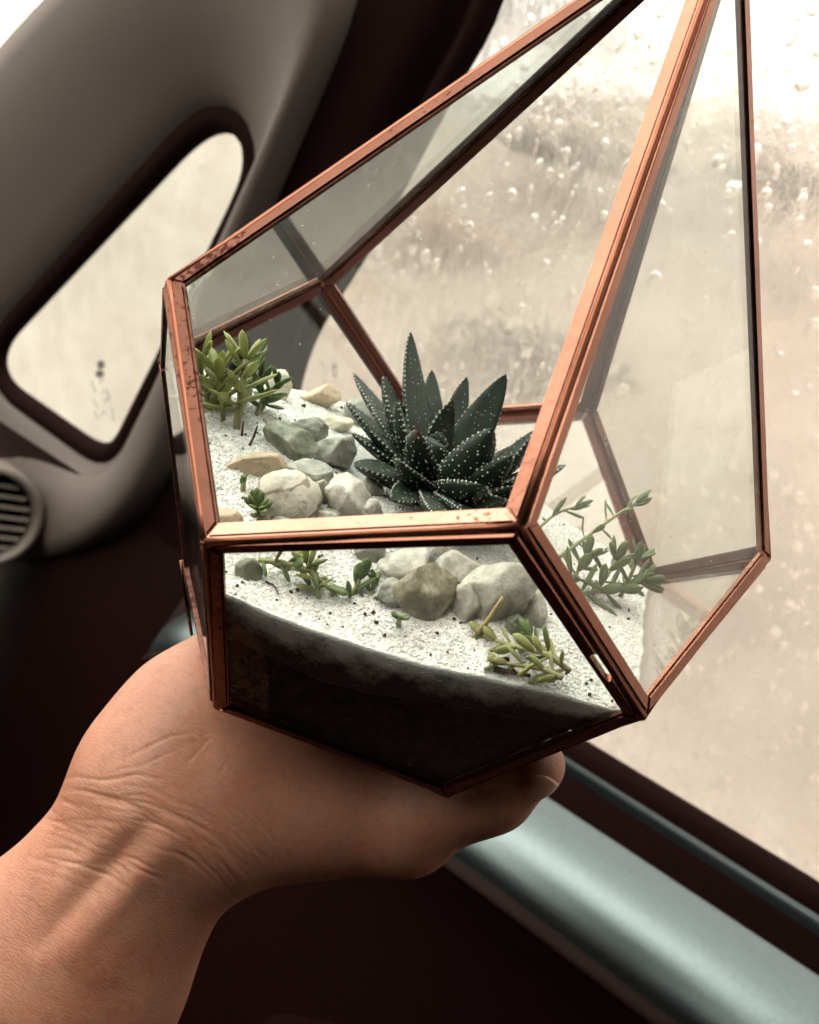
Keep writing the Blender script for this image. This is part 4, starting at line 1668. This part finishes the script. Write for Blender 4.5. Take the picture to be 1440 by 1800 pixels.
# ------------------------------------------------------------------ sprigs of stonecrop
def leaf_geo(base, dirv, nrm, length, width, curl, V, F):
    n, m = 8, 6
    side = dirv.cross(nrm).normalized()
    k0 = len(V)
    for i in range(n):
        t = i / (n - 1)
        w = width * 0.5 * (0.28 + 0.72 * math.sin(min(t * 1.4, 1) * math.pi / 2)) * math.sqrt(max(1 - t ** 4.5, 0.012))
        p = base + dirv * (length * t) + nrm * (length * curl * t * t)
        for k in range(m):
            an = 2 * math.pi * k / m
            V.append(p + side * (math.cos(an) * w) + nrm * (math.sin(an) * w * 0.42))
    for i in range(n - 1):
        for k in range(m):
            k2 = (k + 1) % m
            F.append((k0 + i * m + k, k0 + i * m + k2, k0 + (i + 1) * m + k2, k0 + (i + 1) * m + k))
    F.append(tuple(k0 + k for k in range(m - 1, -1, -1)))
    F.append(tuple(k0 + (n - 1) * m + k for k in range(m)))


def sprig(pix, n, ll, lw, mat, label, seed, start=0.2, stem_r=0.00055, spread=1.3, curl=0.05, tuft=4, stem_mat='stem', name='sprig'):
    r = random.Random(seed)
    pts = [lpt(*q) for q in pix]
    base = pts[0]
    root = empty(name, LT @ Matrix.Translation(base), label, 'plant', 'small sprigs in the terrarium')
    path = catmull([p - base for p in pts], 14) if len(pts) > 2 else [(pts[0] - base).lerp(pts[1] - base, i / 13) for i in range(14)]
    V, F = tube(path, [stem_r * (1.1 - 0.4 * i / 13) for i in range(14)], 7)
    mesh_obj('stem', V, F, M[stem_mat], root)
    ang = r.uniform(0, 6.28)
    for i in range(n):
        t = start + (1 - start) * (i / max(n - 1, 1))
        f = t * 13
        k = min(int(f), 12)
        p = path[k].lerp(path[k + 1], f - k)
        tg = (path[k + 1] - path[k]).normalized()
        a = tg.orthogonal().normalized()
        b = tg.cross(a)
        ang += 2.4 + r.uniform(-.4, .4)
        rad = a * math.cos(ang) + b * math.sin(ang)
        up = spread * (1.0 - 0.35 * t)
        d = (tg * math.cos(up) + rad * math.sin(up)).normalized()
        nr = (tg - d * tg.dot(d)).normalized()
        V, F = [], []
        leaf_geo(Vector((0, 0, 0)), d, nr, ll * r.uniform(.7, 1.1) * (1 - 0.25 * t), lw * r.uniform(.8, 1.1), curl * r.uniform(-.6, 1.6), V, F)
        mesh_obj('leaf', [v + p for v in V], F, M[mat], root)
    p, tg = path[-1], (path[-1] - path[-3]).normalized()
    a = tg.orthogonal().normalized()
    b = tg.cross(a)
    for q in range(tuft):
        an = 2 * math.pi * q / max(tuft, 1) + r.uniform(-.3, .3)
        d = (tg * 0.8 + (a * math.cos(an) + b * math.sin(an)) * r.uniform(.5, .9)).normalized()
        nr = (tg - d * tg.dot(d)).normalized()
        V, F = [], []
        leaf_geo(Vector((0, 0, 0)), d, nr, ll * 0.75 * r.uniform(.7, 1), lw * 0.9, curl, V, F)
        mesh_obj('leaf', [v + p for v in V], F, M[mat], root)
    return root


def sd(px, py):                       # depth of the sand under a pixel
    return hit_sand(px, py)[1]


def gp(px, py, up=0.0):               # pixel + depth at the sand
    return (px, py, sd(px, py) - up)


d1 = sd(415, 752)
sprig([(415, 755, d1), (424, 700, d1 - .002), (432, 632, d1 - .002)], 12, 0.0105, 0.0027, 'leaf', 'tallest upright sprig with a thick pale stem at the left', 1, start=.3, stem_r=.0009, tuft=5)
d2 = sd(365, 720)
sprig([(372, 735, d2), (362, 690, d2 - .001), (352, 640, d2 - .001)], 16, 0.0105, 0.0027, 'leaf', 'leafy sprig leaning against the left copper bar', 2, tuft=5)
sprig([(392, 738, d2 - .002), (392, 700, d2 - .004), (385, 655, d2 - .005)], 16, 0.0100, 0.0026, 'leaf', 'bushy sprig between the left bar and the tallest sprig', 3, tuft=5)
d3 = sd(462, 722)
sprig([(455, 728, d3), (468, 705, d3 - .002), (486, 678, d3 - .002)], 10, 0.0062, 0.0021, 'leaf_dark', 'small dark sprig leaning towards the cream stone', 4, tuft=4)
sprig([(438, 738, d3 - .006), (410, 715, d3 - .006), (380, 700, d3 - .007)], 13, 0.0095, 0.0026, 'leaf', 'low sprig spreading left at the foot of the tallest one', 5, tuft=4)
sprig([(450, 735, d3 - .004), (462, 690, d3 - .003), (448, 655, d3 - .003)], 12, 0.0088, 0.0025, 'leaf_dark', 'sprig behind the tallest one, half in shade', 36, tuft=4)
sprig([gp(455, 925), gp(455, 908, .004), gp(454, 892, .008)], 7, 0.0052, 0.0018, 'leaf_dark', 'star-shaped dark green seedling in front of the veined pebble', 6, start=.5, tuft=6, spread=1.2)
sprig([gp(427, 862), gp(428, 850, .003), gp(428, 842, .004)], 1, 0.0030, 0.0020, 'leaf_dark', 'single dark leaf bud standing on the sand at the left', 7, start=.3, tuft=1, spread=.2)
dA = sd(520, 1000) - .004
sprig([(455, 985, dA), (500, 990, dA - .001), (545, 1005, dA - .001), (600, 1055, dA + .002)], 13, 0.0062, 0.0024, 'leaf_dark', 'trailing sprig lying behind the left of the front pane', 8, start=.05, spread=1.1)
sprig([(560, 1050, dA), (555, 1020, dA - .001), (540, 990, dA - .001)], 8, 0.0058, 0.0022, 'leaf', 'short sprig rising through the trailing one', 9, start=.2)
sprig([(612, 1058, dA + .003), (622, 1040, dA + .002), (632, 1018, dA + .002)], 4, 0.0065, 0.0024, 'leaf_dark', 'upright curved leaf pair beside the trailing sprig', 10, start=.2, tuft=2, spread=.7)
sprig([(640, 1075, dA + .004), (652, 1050, dA + .003), (657, 1024, dA + .003)], 6, 0.0048, 0.0018, 'leaf_dark', 'thin cross-shaped sprig left of the mossy stone', 11, start=.3, tuft=2, spread=1.1)
dB = sd(705, 1095)
sprig([(700, 1098, dB), (702, 1090, dB - .002), (705, 1084, dB - .003)], 2, 0.0036, 0.0019, 'leaf_dark', 'tiny two-leaved seedling below the mossy stone', 12, start=.8, tuft=1, spread=1.3)
dC = sd(930, 1150) - .003
sprig([(1002, 1180, dC - .003), (960, 1150, dC - .003), (900, 1135, dC), (850, 1118, dC + .004)], 13, 0.0062, 0.0022, 'leaf', 'creeping sprig at the right of the front pane', 13, start=.05, spread=1.1)
sprig([(990, 1192, dC - .005), (950, 1175, dC - .004), (880, 1165, dC - .002)], 11, 0.0055, 0.0020, 'leaf', 'lowest creeping sprig in the right corner of the front pane', 14, start=.05, spread=1.1)
sprig([(980, 1160, dC - .002), (950, 1135, dC), (930, 1118, dC + .002)], 8, 0.0055, 0.0020, 'leaf_dark', 'short sprig above the creeping ones in the right corner', 15, start=.1, spread=1.0)
dD = sd(1040, 1045)
sprig([(985, 1030, dD - .006), (1010, 1012, dD - .006), (1030, 980, dD - .004)], 11, 0.0085, 0.0025, 'leaf_dark', 'dense sprig behind the right copper edge', 16, start=.1)
sprig([(1000, 1050, dD - .006), (1050, 1040, dD - .004), (1098, 1032, dD - .001), (1132, 1022, dD + .002)], 14, 0.0088, 0.0026, 'leaf_dark', 'long sprig lying towards the back corner at the right', 17, start=.05, spread=1.0)
sprig([(1040, 1045, dD - .004), (1062, 1020, dD - .003), (1082, 985, dD - .002)], 7, 0.0085, 0.0025, 'leaf_dark', 'upright sprig in the middle of the right clump', 18, start=.2)
sprig([(1090, 1050, dD), (1105, 1020, dD), (1120, 985, dD)], 7, 0.0080, 0.0022, 'leaf_dark', 'upright sprig by the back corner at the right', 19, start=.2)
sprig([(975, 985, dD - .006), (1030, 945, dD - .003), (1085, 905, dD), (1118, 884, dD + .002)], 11, 0.0062, 0.0013, 'leaf_pale', 'long thin trailing stem crossing the back bar', 20, start=.25, stem_r=.0004, curl=.5, tuft=5)
sprig([(940, 935, dD - .006), (975, 905, dD - .004), (1012, 890, dD - .002)], 6, 0.0060, 0.0013, 'leaf_pale', 'thin trailing stem right behind the middle copper bar', 21, start=.3, stem_r=.00035, curl=.5, tuft=4)


def stick(pix, r, mat, name, label):
    pts = [lpt(*q) for q in pix]
    base = pts[0]
    path = catmull([p - base for p in pts], 9) if len(pts) > 2 else [(pts[1] - base) * (i / 8) for i in range(9)]
    V, F = tube(path, [r * (1.15 - 0.5 * i / 8) * (1 + 0.3 * noise.noise(p * 900)) for i, p in enumerate(path)], 6)
    o = mesh_obj(name, V, F, M[mat])
    o.matrix_world = LT @ Matrix.Translation(base)
    return tag(o, label, 'twig', 'dry bits on the sand')


stick([gp(868, 1176, .001), gp(900, 1182, .0015), gp(932, 1188, .001)], 0.00055, 'twig', 'twig', 'dark dry twig lying on the sand at the right of the front pane')
stick([gp(838, 1112, .001), (858, 1090, sd(858, 1100) - .004), (884, 1050, sd(884, 1080) - .008)], 0.0006, 'straw', 'dry_stem', 'pale dry stem leaning against the largest quartz')
stick([gp(427, 792), (425, 770, d1 - .002), (428, 740, d1 - .003)], 0.0003, 'twig', 'dry_stem', 'thin brown stalk below the tallest sprig')
stick([gp(437, 785), (445, 770, d1 - .003), (453, 748, d1 - .003)], 0.0003, 'twig', 'dry_stem', 'thin brown stalk slanting right between sprigs and stones')
stick([gp(463, 738, .001), gp(475, 748, .001), gp(487, 758, .001)], 0.00022, 'twig', 'dry_stem', 'hair-thin stalk lying behind the dark speckled stone')
stick([gp(467, 1022, .001), gp(482, 1030, .001), gp(490, 1045, .001)], 0.0002, 'twig', 'dry_stem', 'hair-thin curved stalk behind the left of the front pane')

# ================================================================== the hand and forearm
def build_person():
    h = 0.0009
    prims = []                         # (a, ra, b, rb, blend)

    def cone(a, ra, b, rb, k=0.010):
        prims.append((np.array(a), ra, np.array(b), rb, k))

    def P(px, py, d):
        return lpt(px, py, d)
    # forearm: two strands side by side give an oval section
    wr_u, wr_r = P(248, 1420, .222), P(330, 1465, .222)       # ulnar / radial side of the wrist
    el_u, el_r = P(-125, 1985, .222), P(10, 2050, .222)
    md_u, md_r = P(45, 1690, .221), P(160, 1730, .221)
    cone(wr_u, .0150, md_u, .0200)
    cone(wr_r, .0150, md_r, .0195)
    cone(md_u, .0200, el_u, .0260)
    cone(md_r, .0195, el_r, .0250)
    cone(P(285, 1450, .219), .0130, P(120, 1730, .217), .0180)
    # tendon down the middle of the wrist
    cone(P(262, 1475, .2075), .0030, P(120, 1690, .2050), .0038, .006)
    cone(P(300, 1490, .2080), .0026, P(180, 1680, .2045), .0030, .006)
    # heel of the hand: little-finger side and thumb side
    hyp0, hyp1 = P(262, 1345, .222), P(400, 1215, .238)
    cone(hyp0, .0145, P(340, 1268, .229), .0150, .012)
    cone(P(340, 1268, .229), .0150, hyp1, .0145, .012)
    th0, th1, mcp = P(410, 1425, .224), P(560, 1412, .228), P(708, 1440, .225)
    cone(P(330, 1440, .223), .0130, th0, .0140, .012)
    cone(th0, .0140, th1, .0150, .012)
    cone(th1, .0150, mcp, .0108, .010)
    # palm slab below the base
    pc = P(450, 1330, .236)
    cone(P(330, 1380, .228), .0165, pc, .0160, .016)
    cone(pc, .0160, Vector((0.004, 0.0, -0.0215)), .0150, .016)
    # thumb
    ip, tip = P(856, 1378, .2205), P(938, 1345, .2155)
    cone(mcp, .0114, ip, .0104, .006)
    cone(ip, .0096, tip, .0072, .004)
    cone(P(728, 1476, .226), .0056, P(690, 1462, .226), .007, .008)
    cone(P(876, 1400, .2215), .0058, P(840, 1402, .222), .0066, .006)
    # four fingers spread under and behind the base, bent up round it
    roots = [Vector((-0.024, 0.004, -0.0200)), Vector((-0.008, -0.008, -0.0195)), Vector((0.006, -0.010, -0.0190)), Vector((0.020, -0.006, -0.0180))]
    pips = [Vector((-0.044, -0.020, -0.0165)), Vector((-0.022, -0.042, -0.0165)), Vector((0.002, -0.047, -0.0160)), Vector((0.018, -0.040, -0.0150))]
    dips = [Vector((-0.060, -0.033, -0.0115)), Vector((-0.034, -0.062, -0.0125)), Vector((-0.004, -0.068, -0.0130)), Vector((0.012, -0.058, -0.0130))]
    tips = [Vector((-0.071, -0.041, -0.0025)), Vector((-0.043, -0.076, -0.0045)), Vector((-0.008, -0.083, -0.0060)), Vector((0.009, -0.070, -0.0080))]
    for a, b, c, d, r0 in zip(roots, pips, dips, tips, (.0088, .0092, .0088, .0076)):
        cone(pc * 0.35 + a * 0.65, .0125, a, r0 * 1.15, .012)
        cone(a, r0 * 1.12, b, r0, .005)
        cone(b, r0, c, r0 * .88, .003)
        cone(c, r0 * .88, d, r0 * .74, .003)
    pts = np.array([p for pr in prims for p in (pr[0], pr[2])])
    lo, hi = pts.min(0) - 0.03, pts.max(0) + 0.03
    # only as much forearm as reaches past the picture's edge
    dims = np.ceil((hi - lo) / h).astype(int)
    xs = [np.arange(n, dtype=np.float32) * h + l for n, l in zip(dims, lo)]
    D = np.full(dims, 1.0, np.float32)
    for (a, ra, b, rb, k) in prims:
        rm = max(ra, rb) + 0.02
        bl, bh = np.minimum(a, b) - rm, np.maximum(a, b) + rm
        i0 = np.clip(((bl - lo) / h).astype(int), 0, dims - 1)
        i1 = np.clip(((bh - lo) / h).astype(int) + 1, 1, dims)
        sl = tuple(slice(p, q) for p, q in zip(i0, i1))
        X, Y, Z = np.meshgrid(*[x[s] for x, s in zip(xs, sl)], indexing='ij')
        ab = b - a
        L2 = float(ab @ ab)
        t = np.clip(((X - a[0]) * ab[0] + (Y - a[1]) * ab[1] + (Z - a[2]) * ab[2]) / L2, 0, 1).astype(np.float32)
        d = np.sqrt((X - a[0] - t * ab[0]) ** 2 + (Y - a[1] - t * ab[1]) ** 2 + (Z - a[2] - t * ab[2]) ** 2) - (ra + (rb - ra) * t)
        cur = D[sl]
        hh = np.clip(0.5 + 0.5 * (d - cur) / k, 0, 1)
        D[sl] = (d * (1 - hh) + cur * hh - k * hh * (1 - hh)).astype(np.float32)
    # press the flesh against the terrarium: keep it outside the glass and the base
    X, Y, Z = np.meshgrid(*xs, indexing='ij')
    T = -(Z + 0.0012)
    for n, dd in PLANES:
        T = np.maximum(T, n[0] * X + n[1] * Y + n[2] * Z - dd - 0.0012)
    kk = 0.004
    q = -T
    hh = np.clip(0.5 - 0.5 * (D - q) / kk, 0, 1)
    D = D * (1 - hh) + q * hh + kk * hh * (1 - hh)
    D = D.astype(np.float32)
    # surface nets
    s = D < 0
    c8 = np.zeros(np.array(s.shape) - 1, np.int8)
    for ix in (0, 1):
        for iy in (0, 1):
            for iz in (0, 1):
                c8 += s[ix:s.shape[0] - 1 + ix, iy:s.shape[1] - 1 + iy, iz:s.shape[2] - 1 + iz]
    act = (c8 > 0) & (c8 < 8)
    idx = np.argwhere(act)
    vid = np.full(act.shape, -1, np.int64)
    vid[tuple(idx.T)] = np.arange(len(idx))
    acc = np.zeros((len(idx), 3))
    cnt = np.zeros(len(idx))
    cor = [(x, y, z) for x in (0, 1) for y in (0, 1) for z in (0, 1)]
    for p0 in cor:
        for ax in range(3):
            if p0[ax] == 1:
                continue
            p1 = list(p0)
            p1[ax] = 1
            f0 = D[tuple((idx + p0).T)]
            f1 = D[tuple((idx + p1).T)]
            cr = (f0 < 0) != (f1 < 0)
            tt = np.where(cr, f0 / np.where(cr, f0 - f1, 1), 0)
            pos = np.array(p0, float)[None] + np.zeros((len(idx), 3))
            pos[:, ax] += tt
            acc[cr] += pos[cr]
            cnt[cr] += 1
    V = lo + (idx + acc / cnt[:, None]) * h
    quads = []
    for ax in range(3):
        b_, c_ = (ax + 1) % 3, (ax + 2) % 3
        s0 = np.take(s, range(0, s.shape[ax] - 1), ax)
        s1 = np.take(s, range(1, s.shape[ax]), ax)
        e = np.argwhere(s0 != s1)
        e = e[(e[:, b_] > 0) & (e[:, c_] > 0) & (e[:, b_] < s.shape[b_] - 1) & (e[:, c_] < s.shape[c_] - 1)]
        ins = s[tuple(e.T)]
        ob, oc = np.zeros(3, int), np.zeros(3, int)
        ob[b_], oc[c_] = 1, 1
        q4 = [vid[tuple((e - o).T)] for o in (ob * 0, ob, ob + oc, oc)]
        qd = np.stack(q4, 1)
        qd[~ins] = qd[~ins][:, ::-1]
        quads.append(qd)
    Fq = np.concatenate(quads)
    # smooth
    src = np.concatenate([Fq[:, [0, 1]], Fq[:, [1, 2]], Fq[:, [2, 3]], Fq[:, [3, 0]]])
    for _ in range(5):
        sm = np.zeros_like(V)
        ct = np.zeros(len(V))
        np.add.at(sm, src[:, 0], V[src[:, 1]])
        np.add.at(ct, src[:, 0], 1)
        V = V * 0.4 + 0.6 * sm / np.maximum(ct, 1)[:, None]
    # finer skin mesh for the creases
    tmp = bpy.data.meshes.new('tmp')
    tmp.from_pydata(V.tolist(), [], Fq.tolist())
    tob = bpy.data.objects.new('tmp', tmp)
    COL.objects.link(tob)
    sb = tob.modifiers.new('s', 'SUBSURF')
    sb.levels = 1
    bpy.context.view_layer.update()
    ev = bpy.data.meshes.new_from_object(tob.evaluated_get(bpy.context.evaluated_depsgraph_get()))
    V = np.empty(len(ev.vertices) * 3)
    ev.vertices.foreach_get('co', V)
    V = V.reshape(-1, 3)
    Fq = np.empty(len(ev.loops), np.int64)
    ev.loops.foreach_get('vertex_index', Fq)
    Fq = Fq.reshape(-1, 4)
    bpy.data.objects.remove(tob)
    bpy.data.meshes.remove(ev)
    # normals
    fn = np.cross(V[Fq[:, 2]] - V[Fq[:, 0]], V[Fq[:, 3]] - V[Fq[:, 1]])
    vn = np.zeros_like(V)
    for k in range(4):
        np.add.at(vn, Fq[:, k], fn)
    vn /= np.maximum(np.linalg.norm(vn, axis=1), 1e-12)[:, None]
    # creases: shallow furrows along polylines on the palm side
    Lm = np.array(LT.to_3x3())
    Wv = V @ Lm.T + np.array(LT.translation) - np.array(CAM)
    zc = Wv @ np.array(C_F)
    px = 720 + FPX * (Wv @ np.array(C_R)) / zc
    py = 900 - FPX * (Wv @ np.array(C_U)) / zc
    facing = ((vn @ Lm.T) * (Wv / np.linalg.norm(Wv, axis=1)[:, None])).sum(1) < -0.1
    creases = [([(84, 1372), (135, 1366), (180, 1372), (240, 1362), (300, 1372)], 7, 0.00054),
               ([(125, 1385), (190, 1402), (260, 1412), (330, 1440), (400, 1490), (440, 1540)], 7, 0.00042),
               ([(50, 1428), (120, 1440), (220, 1446), (300, 1470), (370, 1530)], 6, 0.00024),
               ([(205, 1340), (250, 1318), (300, 1294), (345, 1288)], 6, 0.00036),
               ([(318, 1352), (345, 1325), (372, 1292)], 6, 0.00030),
               ([(180, 1362), (250, 1345), (330, 1310)], 6, 0.00024),
               ([(375, 1375), (395, 1345), (405, 1320)], 5, 0.00021), ([(430, 1400), (445, 1360), (450, 1330)], 5, 0.00018),
               ([(940, 1352), (944, 1375), (938, 1392)], 4, 0.00018), ([(742, 1452), (748, 1480)], 5, 0.00012)]
    creases = [(pl, sg * 0.55, dp * 0.38) for pl, sg, dp in creases]
    # tendon groove and ridge
    creases += [([(275, 1432), (205, 1508), (140, 1580), (55, 1680)], 20, .0010), ([(325, 1450), (255, 1530), (190, 1605), (110, 1700)], 26, -.0010),
                ([(235, 1420), (165, 1495), (70, 1600)], 26, -.0006)]
    # fine wrinkles across the wrist
    rw = random.Random(4)
    for k in range(46):
        u = rw.uniform(0, 1)
        x0, y0 = 70 + rw.uniform(0, 230) , 1375 + u * 150 + rw.uniform(-10, 10)
        x0 -= u * 60
        ln = rw.uniform(50, 170)
        sl = rw.uniform(0.10, 0.34)
        creases.append(([(x0, y0), (x0 + ln * .5, y0 + ln * .5 * sl + rw.uniform(-5, 3)), (x0 + ln, y0 + ln * (sl + .12))], rw.uniform(2.2, 3.4), rw.uniform(.00007, .00018)))
    for k in range(26):
        x0, y0 = rw.uniform(300, 430), rw.uniform(1400, 1500)
        ln = rw.uniform(40, 110)
        sl = rw.uniform(0.6, 1.1)
        creases.append(([(x0, y0), (x0 + ln * .5, y0 + ln * .5 * sl), (x0 + ln, y0 + ln * sl * 1.15)], rw.uniform(2.2, 3.2), rw.uniform(.00008, .0002)))
    for k in range(0):
        x0, y0 = rw.uniform(330, 480), rw.uniform(1300, 1370)
        creases.append(([(x0, y0), (x0 - rw.uniform(5, 25), y0 + rw.uniform(30, 60))], 2.4, rw.uniform(.00003, .00008)))
    disp = np.zeros(len(V))
    for pl, sg, dpth in creases:
        best = np.full(len(V), 1e9)
        par = np.zeros(len(V))
        for si_, ((x0, y0), (x1, y1)) in enumerate(zip(pl, pl[1:])):
            dx, dy = x1 - x0, y1 - y0
            t = np.clip(((px - x0) * dx + (py - y0) * dy) / (dx * dx + dy * dy), 0, 1)
            dd_ = np.hypot(px - x0 - t * dx, py - y0 - t * dy)
            par = np.where(dd_ < best, (si_ + t) / (len(pl) - 1), par)
            best = np.minimum(best, dd_)
        disp += dpth * np.exp(-(best / sg) ** 2) * np.sin(np.pi * np.clip(par, 0.0, 1.0)) ** 0.7
    V = V - vn * (disp * facing)[:, None]
    me = bpy.data.meshes.new('person')
    base = Vector((0.02, 0.02, -0.03))
    Vw = (V @ Lm.T + np.array(LT.translation))
    org = np.array(LT @ base)
    me.from_pydata((Vw - org).tolist(), [], Fq.tolist())
    me.update()
    me.shade_smooth()
    me.materials.append(M['skin'])
    o = bpy.data.objects.new('person', me)
    COL.objects.link(o)
    o.location = org
    tag(o, 'bare right forearm and hand, palm up, holding the terrarium from below', 'person')
    # thumbnail: curved plate on the outer side of the thumb's end
    V, F = [], []
    a, b = ip, tip
    ax = (b - a).normalized()
    cen_ = tip + ax * 0.0005
    view = (LTI.to_3x3() @ C_F)
    out = (LTI.to_3x3() @ (C_R * 0.30 - C_U * 0.52 - C_F * 0.72))
    out = (out - ax * out.dot(ax)).normalized()
    sd_ = ax.cross(out)
    nu, nv = 9, 9
    for i in range(nu):
        u = i / (nu - 1) * 2 - 1
        for j in range(nv):
            v = j / (nv - 1)
            an = u * 0.78
            rad = 0.00735 * math.sqrt(1 - (0.66 * v) ** 2)
            w = math.sqrt(max(1 - (abs(v - 0.45) / 0.6) ** 4, 0.2))
            p = cen_ + ax * (v * 0.0068 - 0.0028 - 0.0006 * u * u) + (out * math.cos(an * w) + sd_ * math.sin(an * w)) * rad
            V.append(LT @ p - Vector(org))
    for i in range(nu - 1):
        for j in range(nv - 1):
            F.append((i * nv + j, i * nv + j + 1, (i + 1) * nv + j + 1, (i + 1) * nv + j))
    nail = mesh_obj('thumbnail', V, F, M['nail'], o)
    sol = nail.modifiers.new('thick', 'SOLIDIFY')
    sol.thickness = 0.0006
    sol.offset = 0
    # trouser leg below the hand
    A, B = wpt(560, 1590, .50), wpt(760, 2300, .42)
    V, F = [], []
    path = [wpt(540, 1200, .80), wpt(590, 1450, .62), wpt(630, 1760, .52), wpt(660, 2100, .44), wpt(690, 2500, .38)]
    path = catmull(path, 26)
    v2, f2 = tube([p - Vector(org) for p in path], [0.075 + 0.012 * math.sin(i * 0.35) for i in range(26)], 36)
    v2 = [v + Vector((noise.noise(v * 30), noise.noise(v * 30 + Vector((5, 5, 5))), noise.noise(v * 30 + Vector((9, 1, 3))))) * 0.004 for v in v2]
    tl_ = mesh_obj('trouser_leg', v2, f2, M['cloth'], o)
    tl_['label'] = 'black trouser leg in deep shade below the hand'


build_person()
